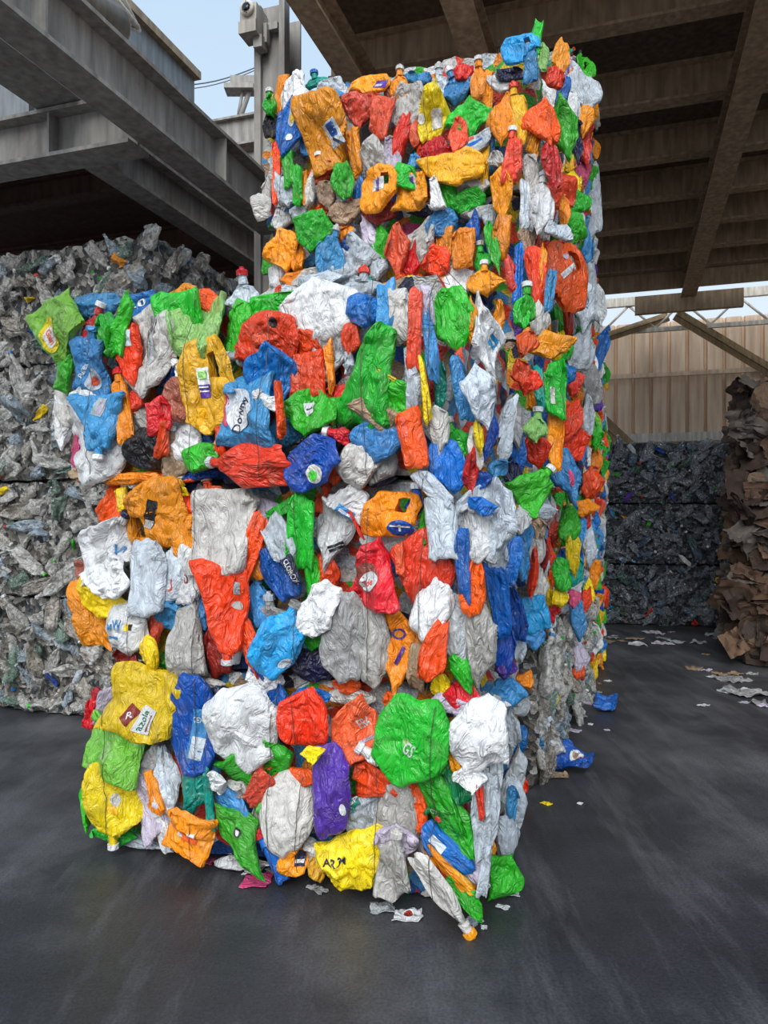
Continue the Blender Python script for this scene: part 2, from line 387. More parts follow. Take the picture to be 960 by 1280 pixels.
# ------------------------------------------------------------------ bales
class Bale:
    def __init__(s, fr, u0, u1, v0, v1, z0, z1, name, label, cat, group):
        s.fr, s.u0, s.u1, s.v0, s.v1, s.z0, s.z1 = fr, u0, u1, v0, v1, z0, z1
        s.e = bpy.data.objects.new(name, None); COL.objects.link(s.e)
        c = fr.p((u0+u1)/2, (v0+v1)/2, z0); s.e.matrix_basis = Matrix.Translation(c) @ fr.M.to_3x3().to_4x4(); s.e.empty_display_size = .2
        tag(s.e, label, cat, group); s.n = 0; s.count = 0
    def core(s, mat, ins, amp=.05, cell=.035, freq=7, name='packed_plastic', seed=0):
        du, dv, dz = s.u1-s.u0-2*ins, s.v1-s.v0-2*ins, s.z1-s.z0-.03
        nu, nv, nz = (max(3, int(d/cell)) for d in (du, dv, dz)); mb = MB(); idx = {}; vs = []; fs = []
        so = Vector((seed*3.7, seed*1.9, 0))
        def vert(i, j, k):
            if (i, j, k) in idx: return idx[i,j,k]
            p = Vector((du*(i/nu-.5), dv*(j/nv-.5), .015+dz*k/nz))
            a = Vector((p.x/du*2, p.y/dv*2, (p.z/dz-.5)*2)); d = Vector((a.x**7, a.y**7, a.z**7*.5)); d = d.normalized() if d.length > .01 else a
            f = noise.noise((p+so)*freq)+.5*abs(noise.noise((p+so)*freq*2.3))+.3*noise.noise((p+so)*freq*5)
            q = p+d*f*amp
            rad = 1-.05*(abs(a.x)**5*abs(a.z)**5); q.x *= rad; q.z = max(q.z, .004)
            idx[i,j,k] = len(vs); vs.append(q); return idx[i,j,k]
        for i in range(nu):
            for j in range(nv):
                fs.append((vert(i,j,nz), vert(i+1,j,nz), vert(i+1,j+1,nz), vert(i,j+1,nz)))
                fs.append((vert(i,j,0), vert(i,j+1,0), vert(i+1,j+1,0), vert(i+1,j,0)))
            for k in range(nz):
                fs.append((vert(i,0,k), vert(i+1,0,k), vert(i+1,0,k+1), vert(i,0,k+1)))
                fs.append((vert(i,nv,k), vert(i,nv,k+1), vert(i+1,nv,k+1), vert(i+1,nv,k)))
        for j in range(nv):
            for k in range(nz):
                fs.append((vert(0,j,k), vert(0,j,k+1), vert(0,j+1,k+1), vert(0,j+1,k)))
                fs.append((vert(nu,j,k), vert(nu,j+1,k), vert(nu,j+1,k+1), vert(nu,j,k+1)))
        o = link(name, mesh_of(name, vs, fs, mat), s.e); o['kind'] = 'stuff'
        return o
    def wires(s, us, mat, sides=('front',)):
        """tie wires: each loops over the bale at one u, pressed on whatever lies outermost"""
        V = []; Fc = []
        for ch in list(s.e.children):
            if ch.type != 'MESH': continue
            k = len(V); M = ch.matrix_basis; V += [M @ v.co for v in ch.data.vertices]; Fc += [tuple(i+k for i in p.vertices) for p in ch.data.polygons]
        bvh = BVHTree.FromPolygons(V, Fc); rnd = random.Random(int(s.z0*100)+5)
        uc, dz = (s.u0+s.u1)/2, s.z1-s.z0
        for u in us:
            x = u-uc; pts = []; bend = rnd.uniform(-.03,.03)
            for k in range(23):
                z = .01+(dz-.02)*k/22; xx = x+bend*math.sin(k/22*math.pi)+rnd.uniform(-.002,.002)
                hp = bvh.ray_cast(Vector((xx, -3, z)), Vector((0,1,0)))
                y = hp[0].y if hp[0] is not None else -(s.v1-s.v0)/2
                pts.append([xx, y-.004, z])
            ys = [p[1] for p in pts]
            for i in range(len(pts)):
                lo, hi = max(0, i-2), min(len(pts), i+3); pts[i][1] = .35*ys[i]+.65*min(ys[lo:hi])
            d = (s.v1-s.v0)/2-.03
            pts = [(x, d, dz-.01), (x, 0, dz+.005)]+[tuple(p) for p in reversed(pts)]
            pts += [(x, -d*.5, .012), (x, d, .012), (x, d+.03, dz*.5), (x, d, dz-.01)]
            mb = MB(); mb.tube(pts, .0015, 5); mb.build('baling_wire', mat, s.e)

COLP = ['orange']*9+['white']*8+['green']*7+['blue']*5+['skyblue']*5+['redorange']*5+['red']*5+['yellow']*3+['milky']*6+['icewhite']*5+['deepblue']*4+['teal','lime','navy','coral','coral','amber','purple','cyan','pink','darkgreen']
core_col = coremat('packed_coloured_plastic', [PAL[k] for k in ('orange','milky','green','deepblue','white','redorange','grey','skyblue','navy','yellow','red','icewhite','tan')], 13, dirt=.6)
WIRE = flatmat('baling_wire_steel', (96,88,82), .45, .6)
BH = .815
ROWS = ['bottom', 'second', 'third', 'fourth', 'fifth', 'sixth']
BALES = {}
def cbale(key, u0, u1, v0, v1, row, label, z1=None):
    b = Bale(FS, u0, u1, v0, v1, row*BH, z1 or (row+1)*BH, 'plastic_bale', label, 'bale', 'bales of coloured plastic containers')
    BALES[key] = b; return b
cols = {'A': (0, 1.25, 0.0), 'B': (1.3, 2.55, .05), 'C': (2.6, 3.85, .10), 'D': (3.9, 5.05, .10)}
cbale('A0', -1.80, .0, 0, 1.25, 0, 'lowest coloured bale of the front stack, standing on the dark floor')
cbale('A1', -1.86, -.0, .02, 1.25, 1, 'middle bale of the three-high front stack, with an orange jug above a big red one')
cbale('A2', -2.08, -.05, 0, 1.25, 2, 'wide topmost bale of the front stack, overhanging left with a lime jug')
cbale('B1', -1.78, .05, 1.3, 2.55, 1, 'coloured bale directly on the clear bottle bale behind the front stack')
cbale('B2', -1.78, .05, 1.3, 2.55, 2, 'coloured bale third from the floor, directly behind the wide front bale')
cbale('B3', -1.78, .05, 1.3, 2.55, 3, 'coloured bale showing just above the wide front bale, under the orange-jug bale')
cbale('B4', -1.78, .05, 1.3, 2.55, 4, 'highest wide coloured bale, with a big orange jug, directly beside the steel column')
cbale('C1', -1.7, .10, 2.6, 3.85, 1, 'coloured bale second from the floor in the tallest part of the stack')
cbale('C2', -1.7, .10, 2.6, 3.85, 2, 'coloured bale third from the floor in the tallest part of the stack')
cbale('C3', -1.7, .10, 2.6, 3.85, 3, 'coloured bale fourth from the floor in the tallest part of the stack')
cbale('C4', -1.7, .10, 2.6, 3.85, 4, 'coloured bale under the small topmost bale of the stack')
cbale('C5', -.42, .13, 2.6, 3.75, 5, 'small topmost bale, light blue and green pieces sticking up near the roof', 4.80)
cbale('D0', -1.7, .10, 3.9, 5.05, 0, 'rearmost coloured bale of the stack lying on the floor beside the aisle')
cbale('D1', -1.7, .10, 3.9, 5.05, 1, 'rearmost coloured bale, second from the floor beside the aisle')
cbale('D2', -1.7, .12, 3.9, 5.05, 2, 'rearmost coloured bale, third from the floor beside the aisle')
cbale('D3', -1.7, .10, 3.9, 5.05, 3, 'rearmost coloured bale, topmost at the far end of the stack')
for i, (k, b) in enumerate(BALES.items()):
    b.core(core_col, .085, .05, .035 if k[0] in 'AB' else .045, seed=i+1)
    b.used = []

def hero_front(key, px, py, w, h, rot, shape, cn, lay=1, cap=None, lab=None, T=None, rough=1.0, label=None):
    b = BALES[key]; d = .055-.030*lay; p0 = FS.p(0, b.v0+d); P = hit(px, py, p0, FS.v)
    rnd = random.Random(int(px*7+py)); sc = P.y/F
    W, H = w*sc/.95*1.16, h*sc*1.14; c, s = math.cos(R(rot)), math.sin(R(rot))
    if lab:
        ll = []
        for (k, lx, ly, lw, lh, lr, lc, *tx) in lab:
            dx, dy = (lx-px)*sc/.937, -(ly-py)*sc
            ll.append((k, dx*c+dy*s, -dx*s+dy*c, lw*sc, lh*sc, R(lr-rot), lc, *tx))
        lab = ll
    if cap is None and not lab and shape in ('half','wedge','pill') and .07 < min(W, H) < .2 and rnd.random() < .22: cap = rnd.choice(('white','icewhite','white','red','milky'))
    T = T or min(.07, .024+.13*min(W, H))
    u, v, z = FS.inv(P); b.used.append((u, z, W, H)); b.count += 1
    return container(b.e, P, -FS.v+FS.u*rnd.uniform(-.12,.12)+UP*rnd.uniform(-.1,.1), W, H, rot, shape, cn, T,
                     30 if W*H > .03 else 20, cap, lab, (rnd.uniform(-5,5), rnd.uniform(-5,5)), rough, label)

def side_hit(px, py):
    best = None
    for c in 'ABCD':
        v0, v1, du = cols[c]; P = hit(px, py, FS.p(du+.0, 0), FS.u); u, v, z = FS.inv(P)
        top = {'A': 3, 'B': 5, 'C': 6, 'D': 4}[c]*BH
        if P.y > 0 and v0-.08 <= v <= v1+.03 and z < top+.05: return c, P
        if v < v0 and z < top+.12:      # meets the step of the front face
            Q = hit(px, py, FS.p(0, v0), FS.v); uu, vv, zz = FS.inv(Q)
            if zz < top+.12: return c, Q
    P = hit(px, py, FS.p(.1, 3.2), FS.u)
    return ('D', hit(px, py, FS.p(.1, 4.9), FS.v)) if py > 370 else ('C', hit(px, py, FS.p(.1, 3.4), FS.v))
def hero_side(px, py, w, h, rot, shape, cn, lay=1, phi=38, cap=None, lab=None, rough=1.0, label=None):
    c, P = side_hit(px, py); u, v, z = FS.inv(P)
    row = max(0, min({'A': 2, 'B': 4, 'C': 5, 'D': 3}[c], int(z/BH))); key = c+str(row)
    if key not in BALES: key = c+'1'
    b = BALES[key]; nrm = (-FS.v*math.cos(R(phi))+FS.u*math.sin(R(phi))).normalized(); vd = ray(px, py).normalized()
    ct = max(.5, abs(vd.dot(nrm))); sc = P.y/F; W, H = min(.36, w*sc/ct*1.2), h*sc*1.16
    if lab:
        cc, s = math.cos(R(rot)), math.sin(R(rot)); ll = []
        for (k, lx, ly, lw, lh, lr, lc, *tx) in lab:
            dx, dy = (lx-px)*sc, -(ly-py)*sc; ll.append((k, dx*cc+dy*s, -dx*s+dy*cc, lw*sc, lh*sc, R(lr-rot), lc, *tx))
        lab = ll
    T = min(.06, .024+.14*min(W, H)); rnd = random.Random(int(px*3+py*5))
    P = P+nrm*(-.03+.025*lay)
    b.count += 1
    return container(b.e, P, nrm, W, H, rot, shape, cn, T, 20 if W*H > .02 else 14, cap, lab, (rnd.uniform(-8,8), rnd.uniform(-8,8)), rough, label)

def HF(key, rows):
    for r in rows:
        kw = r[-1] if isinstance(r[-1], dict) else {}
        t = r[:-1] if kw else r
        hero_front(key, *t, **kw)
def HS(rows):
    for r in rows:
        kw = r[-1] if isinstance(r[-1], dict) else {}
        t = r[:-1] if kw else r
        hero_side(*t, **kw)
ht, ov, tx = 'rect', 'oval', 'text'
# topmost bale of the front stack
HF('A2', [
 (118,383,64,34,0,'disc','skyblue',0), (178,384,76,36,0,'pill','blue',1,dict(lab=[(tx,168,380,40,9,5,'white','2.0')])),
 (225,373,54,30,20,'half','orange',0), (258,376,46,30,-10,'half','redorange',0), (306,375,50,40,0,'half','icewhite',0), (350,384,90,34,8,'half','green',0),
 (74,408,78,76,-12,'half','lime',3,dict(lab=[(ov,62,418,32,44,0,'yellow'),(ov,62,420,20,28,0,'white'),(tx,62,420,19,10,-68,'redorange','Gain')], label='lime green flattened jug with a yellow oval mark')),
 (80,463,40,52,175,'wedge','green',2), (92,502,46,66,20,'pill','milky',0), (80,530,26,60,10,'half','white',0),
 (192,440,68,104,-12,'disc','milky',2,dict(lab=[(ht,200,430,12,60,-12,'clear'),(ht,201,425,2,50,-12,'grey'),(ht,197,425,2,50,-12,'grey')])),
 (161,435,38,78,20,'half','redorange',3,dict(lab=[(ht,165,424,10,20,0,'icewhite')])),
 (152,408,32,76,-22,'wedge','green',4), (136,420,34,60,20,'half','green',3), (114,412,20,40,-25,'bottle','red',3,dict(cap='white')),
 (116,460,52,66,-12,'pill','skyblue',3,dict(lab=[(ov,122,475,24,28,0,'icewhite'),(tx,106,462,20,9,60,'white','Purex'),(ov,124,477,12,12,0,'coral')], cap='skyblue')),
 (120,545,92,118,8,'disc','white',2), (128,530,74,74,180,'wedge','skyblue',4,dict(lab=[(ht,128,510,18,24,-15,'icewhite'),(ht,130,512,8,16,-15,'lilac')], cap='white')),
 (156,512,20,82,12,'pill','orange',3), (97,570,22,44,10,'half','pink',1), (110,590,60,22,10,'half','tan',1),
 (170,500,26,30,0,'half','red',2), (175,530,44,50,30,'pill','milky',1), (183,562,52,50,20,'disc','black',3),
 (200,520,30,46,8,'pill','red',4), (204,548,24,52,-18,'wedge','redorange',4), (225,500,46,52,28,'disc','brick',3,dict(label='brick red flattened jug with a round edge')),
 (228,548,54,58,20,'disc','white',1), (216,575,34,56,0,'half','tan',2), (213,463,26,34,0,'half','deepblue',1), (225,462,16,20,30,'bottle','white',2,dict(cap='red')),
 (228,420,58,100,0,'pill','green',1), (251,412,72,86,12,'half','palegreen',2,dict(label='large pale green flattened jug')),
 (263,480,68,104,3,'jug','amber',3,dict(lab=[(ht,263,472,19,22,0,'white'),(ht,263,490,18,16,0,'purple'),(ht,263,490,14,2,0,'white'),(ht,263,485,14,2,0,'white'),(ht,263,470,13,10,0,'palegreen')])),
 (262,527,26,30,180,'bottle','amber',3), (300,410,44,74,0,'half','green',1), (303,445,24,20,90,'bottle','icewhite',2,dict(cap='white')),
 (336,427,76,66,5,'disc','redorange',2,dict(lab=[('star',351,406,9,12,0,'black'),(ht,332,424,24,14,20,'coral')])), (375,432,50,50,10,'half','redorange',1), (384,470,44,62,4,'pill','redorange',2,dict(lab=[(ht,372,468,12,24,0,'coral')])),
 (338,466,68,72,0,'half','blue',3), (309,512,78,104,2,'pill','skyblue',5,dict(lab=[(ov,283,512,24,42,0,'pink'),(ov,302,512,44,56,20,'icewhite'),(ov,302,522,34,40,30,'white'),(tx,308,520,46,15,75,'navy','Downy')], label='light blue flattened jug with a white and pink label')),
 (282,552,30,20,20,'half','amber',3), (276,550,12,40,8,'pill','redorange',4), (254,560,34,40,0,'half','deepblue',1),
 (252,573,44,38,10,'disc','green',3), (316,580,50,92,86,'bottle','red',5,dict(cap='white', label='red crushed bottle lying on its side with a white cap')), (286,566,24,24,0,'half','redorange',3),
 (397,386,96,68,0,'disc','white',2,dict(rough=.5, label='large white flattened jug')), (410,440,44,70,0,'half','clear',1,dict(rough=2.0)), (413,460,11,62,4,'pill','orange',2), (440,425,22,46,-8,'half','red',2,dict(cap='white')), (438,455,14,30,0,'pill','icewhite',2),
 (455,388,38,42,0,'disc','blue',2), (483,388,26,70,2,'pill','skyblue',3), (455,360,60,26,0,'half','icewhite',1), (400,352,60,24,0,'half','icewhite',0),
 (350,512,17,70,0,'wedge','redorange',6,dict(cap=None)), (341,504,16,20,60,'bottle','white',6,dict(cap='white')),
 (388,512,64,62,-10,'half','green',3,dict(lab=[(ht,390,512,12,18,20,'white'),(ht,390,512,8,2,20,'black')])), (425,518,66,44,10,'pill','green',2,dict(lab=[(ht,419,526,16,12,-20,'coral'),(ht,420,530,10,4,-20,'yellow')])), (425,492,52,24,-10,'half','red',1),
 (360,540,56,50,0,'half','skyblue',1), (395,556,76,44,28,'disc','black',3), (392,580,70,58,35,'disc','deepblue',5,dict(lab=[(ov,398,594,22,24,30,'milky'),(ov,396,596,12,14,30,'green')])),
 (428,545,18,20,75,'bottle','red',4,dict(cap='white')), (448,578,48,58,-20,'disc','milky',4), (475,576,40,66,10,'half','grey',2), (465,600,60,20,0,'half','navy',1), (415,590,40,26,0,'half','redorange',2),
 (472,545,62,54,-20,'half','skyblue',4), (465,470,84,124,-14,'wedge','green',5,dict(label='large bright green folded jug')), (492,505,52,70,40,'half','green',4,dict(lab=[(ht,488,470,26,5,-30,'yellow')])), (470,515,60,34,-35,'pill','tan',5),
 (514,545,32,76,14,'pill','redorange',6,dict(lab=[(ht,508,535,8,26,10,'coral')])), (500,395,30,70,0,'pill','milky',3), (519,412,19,100,-6,'pill','coral',6), (535,385,18,52,8,'pill','lilac',5),
 (516,470,22,80,5,'pill','icewhite',5), (531,488,13,80,8,'wedge','yellow',6), (538,430,18,92,8,'pill','skyblue',5), (548,535,30,70,0,'half','milky',4),
 (165,598,84,16,0,'pill','orange',2), (215,597,60,16,6,'pill','redorange',1), (310,600,90,14,0,'pill','navy',0), (240,595,60,14,0,'pill','deepblue',1),
])
# middle bale
HF('A1', [
 (140,640,40,70,-12,'half','redorange',1), (152,625,16,30,10,'pill','yellow',2), (190,643,78,84,180,'jug','orange',3,dict(lab=[(ht,193,642,14,34,-14,'black'),(ht,190,655,12,10,-14,'milky')], cap='milky')), (232,668,32,50,0,'pill','orange',2), (236,632,26,30,0,'half','redorange',1), (226,612,20,16,0,'bottle','yellow',2,dict(cap='white')),
 (262,618,44,22,12,'half','redorange',1), (140,682,66,80,-38,'half','white',2,dict(lab=[(tx,151,695,16,30,-30,'skyblue','XL')], cap='navy')), (181,720,44,94,0,'pill','icewhite',5,dict(rough=.4, label='tall bluish white translucent bottle')),
 (138,722,54,50,10,'half','white',4,dict(rough=2)), (128,745,64,48,-20,'disc','yellow',3), (108,752,52,70,35,'half','orange',1), (118,785,44,60,30,'half','orange',2),
 (155,787,54,66,-8,'disc','white',4,dict(lab=[(ht,166,782,8,8,0,'yellow'),(ht,169,782,4,7,0,'black'),(tx,147,780,24,12,5,'skyblue','wW'),(ht,146,795,18,3,5,'skyblue')])), (104,712,20,24,30,'bottle','brick',2),
 (207,660,26,30,0,'half','green',1), (214,720,34,62,0,'half','icewhite',3,dict(lab=[(tx,215,731,13,16,0,'red','U')])), (236,718,34,70,-5,'pill','white',3,dict(lab=[(ov,235,723,9,12,0,'brick'),(ov,235,723,6,8,0,'white')])), (200,745,14,22,0,'half','green',1),
 (212,768,40,46,-25,'half','skyblue',2), (246,764,32,50,20,'half','skyblue',2), (233,802,66,86,0,'wedge','milky',4,dict(label='milky folded jug with a pointed top')), (192,785,22,50,-15,'bottle','coral',2,dict(cap='white')), (186,818,32,46,10,'half','yellow',4), (160,822,38,34,20,'half','burgundy',2), (269,812,26,66,8,'pill','burgundy',2), (215,832,34,22,0,'half','green',1),
 (285,662,86,108,0,'pill','milky',3,dict(rough=.6, label='large milky translucent container with a pink lower band')), (278,700,66,26,0,'pill','lilac',3), (317,640,9,34,8,'pill','yellow',2), (315,690,26,96,-18,'pill','redorange',4), (285,757,70,112,180,'wedge','redorange',5,dict(lab=[(ht,297,735,8,16,-8,'icewhite'),(ov,297,757,16,10,-10,'milky')], cap='white', label='large red-orange folded jug')),
 (308,800,32,70,15,'half','redorange',4), (325,695,20,56,0,'pill','orange',3), (325,757,28,60,5,'pill','skyblue',2), (343,776,40,44,0,'half','grey',2), (330,842,60,40,-40,'pill','white',3,dict(lab=[(ht,326,840,22,8,-40,'deepblue')])), (292,815,22,26,0,'bottle','white',2,dict(cap='white')),
 (332,650,56,60,20,'half','lilac',1), (352,678,42,64,15,'half','icewhite',4,dict(label='bluish white crushed bottle')), (378,665,32,96,-3,'pill','green',4), (392,735,20,90,8,'pill','green',3), (350,640,36,18,30,'pill','green',3),
 (352,718,46,72,20,'half','deepblue',3), (366,714,16,42,32,'pill','navy',5,dict(lab=[(tx,366,714,34,7,-58,'white','CLOROX')])), (346,808,58,86,-25,'disc','cyan',5,dict(lab=[(ov,358,828,24,10,25,'icewhite')], cap='grey', label='sky blue flattened round jug')), (388,832,62,40,-10,'half','navy',2), (390,800,22,30,0,'half','green',1),
 (415,662,54,76,-10,'half','white',2,dict(lab=[(ht,423,682,20,3,22,'black'),(ht,425,686,20,3,22,'black')])), (407,716,34,52,10,'half','redorange',2), (403,762,46,72,-20,'disc','white',4,dict(rough=1.8)), (430,798,58,104,5,'disc','grey',5,dict(label='grey translucent flattened jug')), (463,802,46,98,6,'disc','milky',4), (405,630,24,22,0,'half','redorange',1),
 (438,628,62,46,-30,'wedge','white',3,dict(lab=[(ht,433,640,24,12,-35,'skyblue'),(ht,433,640,16,3,-35,'white')])), (445,655,4,40,30,'pill','red',4), (485,670,90,40,0,'half','white',1),
 (488,642,62,52,0,'jug','orange',4,dict(lab=[(ov,502,660,34,20,-3,'deepblue'),(ht,502,658,26,2,-3,'white'),(ht,502,660,3,8,-3,'white')], label='orange flattened jug with a handle and a blue oval label')),
 (466,718,86,84,0,'wedge','red',4,dict(lab=[(ov,464,722,44,38,0,'brick'),(ov,468,726,36,24,20,'white'),(tx,466,728,22,9,20,'coral','Tide')], label='large red flattened jug with a round mark')), (527,712,62,96,-12,'half','red',4,dict(label='red folded jug')), (500,700,12,40,5,'pill','coral',5),
 (495,800,54,102,0,'half','orange',3,dict(lab=[(ov,500,792,18,14,0,'purple'),(ov,500,792,12,9,0,'orange'),(ov,486,792,12,16,20,'navy'),(ht,502,818,5,24,-25,'purple'),(ht,482,780,10,12,45,'purple')], label='orange flattened jug with purple lettering')),
 (538,760,42,80,-18,'disc','white',5), (540,818,30,84,-20,'half','redorange',6), (520,835,24,56,-8,'pill','tan',4), (552,862,26,44,10,'half','yellow',3), (577,838,26,56,25,'half','green',4), (579,868,40,36,10,'half','red',3), (433,856,40,26,0,'half','redorange',3),
 (551,660,40,84,3,'pill','icewhite',6,dict(rough=.6, label='bluish white funnel-like bottle hanging over the bale edge')), (541,610,22,66,42,'pill','icewhite',6), (530,662,28,60,-12,'wedge','green',3), (520,632,24,24,0,'half','deepblue',2),
 (590,668,44,86,0,'half','white',4), (578,705,20,86,4,'pill','blue',6), (568,780,26,80,0,'pill','clear',4), (592,735,30,78,-8,'half','redorange',5), (597,800,44,112,0,'half','milky',4,dict(label='tall milky folded jug near the corner')), (600,632,38,20,-28,'pill','blue',6),
 (612,650,74,96,0,'disc','icewhite',3,dict(rough=1.8, label='crinkled bluish white film bag')), (560,720,14,60,0,'pill','deepblue',3),
])
# front bale on the floor
HF('A0', [
 (185,882,96,88,-6,'pill','yellow',4,dict(rough=.7, lab=[(ht,172,892,17,22,-35,'burgundy'),(tx,173,892,8,8,20,'white','R'),(ht,193,897,22,30,-14,'white'),(tx,190,897,24,9,76,'darkgreen','azola'),(ht,199,900,2,20,-14,'brick')], label='yellow flattened jug with a red diamond and a green and white label')),
 (137,885,34,60,-20,'half','lilac',2), (114,892,18,40,-15,'pill','red',1), (138,932,86,70,-8,'pill','lime',4,dict(lab=[(ov,146,935,14,28,0,'palegreen'),(ht,124,956,16,6,5,'milky')], label='lime green flattened container with a moulded grip')),
 (138,1002,66,92,180,'disc','yellow',5,dict(cap='white', lab=[(ov,147,998,12,16,20,'milky'),(ov,145,1010,16,10,-30,'amber')], label='yellow flattened jug standing neck down')), (145,1042,56,24,0,'half','green',3), (110,1000,16,70,0,'half','green',2),
 (243,905,62,112,4,'disc','deepblue',4,dict(rough=.5, lab=[(ht,252,915,20,62,-8,'skyblue'),(ht,252,932,18,26,-8,'icewhite'),(tx,252,898,12,7,0,'white','TEX')], label='deep blue flattened drum with a light blue label')), (277,880,30,50,0,'half','navy',2), (222,965,50,26,-30,'half','redorange',2),
 (303,908,88,100,-25,'disc','white',5,dict(rough=.6, lab=[(ht,303,874,14,2,0,'grey'),(ht,330,886,14,2,20,'grey'),(ht,340,880,2,8,0,'grey'),(ht,345,920,2,10,0,'grey')], label='large white flattened round jug')), (236,850,120,16,0,'half','milky',1),
 (196,962,52,64,0,'half','grey',2), (208,978,34,90,8,'half','icewhite',3), (186,1010,40,80,10,'half','lilac',3), (170,1052,70,18,0,'half','icewhite',2), (194,992,16,56,20,'pill','orange',4), (208,1042,24,46,20,'half','white',3),
 (243,990,40,62,-12,'half','teal',4), (262,1000,11,76,4,'pill','teal',5), (233,1040,68,56,-10,'pill','orange',5,dict(lab=[(ht,230,1039,10,10,-8,'icewhite'),(ht,244,1042,22,12,-8,'redorange'),(ht,250,1038,8,6,-8,'white')], label='orange flattened container with a small label')),
 (298,1045,52,80,50,'half','green',5,dict(lab=[(ov,300,1038,12,13,0,'black'),(ov,300,1038,5,8,30,'white')], label='green folded container with a black round mark')), (292,1008,30,56,-130,'bottle','skyblue',4), (275,978,30,26,0,'half','white',5,dict(rough=2)), (300,985,34,18,-30,'half','milky',4), (265,960,26,34,0,'half','skyblue',2),
 (330,955,90,86,-38,'wedge','green',3,dict(label='bright green folded jug')), (326,985,34,56,-40,'pill','coral',4), (360,968,70,22,2,'pill','redorange',3), (382,897,60,74,0,'disc','redorange',5,dict(lab=[(ht,386,898,28,2,0,'coral')], label='red-orange flattened jug')), (388,868,44,18,0,'half','blue',3), (350,878,26,52,0,'half','blue',2),
 (355,1020,66,94,0,'disc','milky',5,dict(rough=.5, label='milky flattened round jug')), (325,1020,20,60,0,'half','milky',3), (330,1035,40,30,0,'half','orange',2), (407,990,54,104,0,'disc','purple',7,dict(rough=.8, lab=[(ov,430,1008,5,16,0,'white')], label='purple flattened jug')), (392,941,28,22,12,'half','yellow',8),
 (380,1062,60,40,0,'half','milky',2), (366,1075,34,38,0,'half','orange',4,dict(lab=[(ht,376,1070,12,20,0,'navy'),(ht,376,1074,10,4,0,'white')])), (345,1078,18,50,30,'pill','blue',4), (300,1078,70,18,8,'half','white',3),
 (448,915,64,84,-22,'half','coral',4,dict(lab=[(tx,457,901,16,12,28,'white','ERA'),(ht,463,920,28,4,28,'lilac')], label='coral red folded jug')), (466,968,50,30,-20,'pill','redorange',4), (468,945,18,20,60,'bottle','white',5,dict(cap='white')), (440,870,60,22,0,'half','milky',2), (500,880,50,22,-15,'half','redorange',3),
 (515,925,88,104,3,'disc','green',7,dict(rough=.6, lab=[(ov,510,926,10,10,0,'palegreen'),(tx,514,934,14,16,-30,'white','GS')], label='large green flattened round jug')), (545,950,20,60,0,'half','green',6),
 (478,982,76,32,6,'pill','redorange',4), (524,1010,20,62,14,'pill','redorange',4), (430,960,40,40,0,'half','milky',1), (445,975,40,30,-30,'half','green',1), (440,1005,18,16,20,'half','teal',5,dict(lab=[(tx,443,999,12,6,35,'white','GP')])),
 (460,1022,60,66,0,'half','icewhite',3), (497,1008,58,74,-3,'pill','milky',4,dict(label='milky square container')), (497,1050,50,50,0,'half','lilac',4), (495,1085,44,76,-6,'pill','milky',5), (465,1100,44,24,-10,'half','skyblue',4),
 (438,1078,78,72,14,'pill','yellow',5,dict(lab=[(tx,422,1073,28,9,6,'navy','ARM')], label='yellow flattened carton-shaped jug with dark lettering')), (395,1085,24,30,0,'half','amber',3), (526,1040,24,60,10,'half','lilac',3),
 (554,1010,44,120,24,'half','green',5,dict(lab=[(ht,542,1016,22,10,10,'darkgreen'),(tx,542,1016,18,7,12,'palegreen','LOX'),(ov,548,1024,10,8,10,'coral')], label='green folded jug')), (572,970,36,70,25,'pill','darkgreen',4), (575,1030,36,80,24,'half','green',4),
 (600,920,70,100,-30,'half','white',7,dict(label='white folded jug at the corner')), (578,930,30,52,15,'pill','skyblue',5,dict(lab=[(ht,583,930,14,26,15,'icewhite')])), (566,940,14,50,20,'pill','orange',5), (590,970,40,36,0,'half','white',6),
 (606,1015,40,112,-6,'half','icewhite',5), (600,1000,10,50,6,'pill','redorange',6), (558,1062,36,80,52,'pill','blue',5,dict(lab=[(ht,548,1054,22,10,-40,'icewhite')])), (578,1076,30,80,55,'half','lilac',4), (560,1087,14,84,52,'pill','orange',6), (574,1098,12,60,52,'half','amber',6),
 (550,1110,28,92,215,'bottle','milky',7,dict(cap='orange', label='milky bottle lying with an orange cap')), (582,1118,26,62,48,'half','green',6), (606,1088,12,72,-8,'pill','icewhite',7), (560,880,60,24,0,'half','lilac',3), (620,960,20,60,0,'half','clear',4),
])
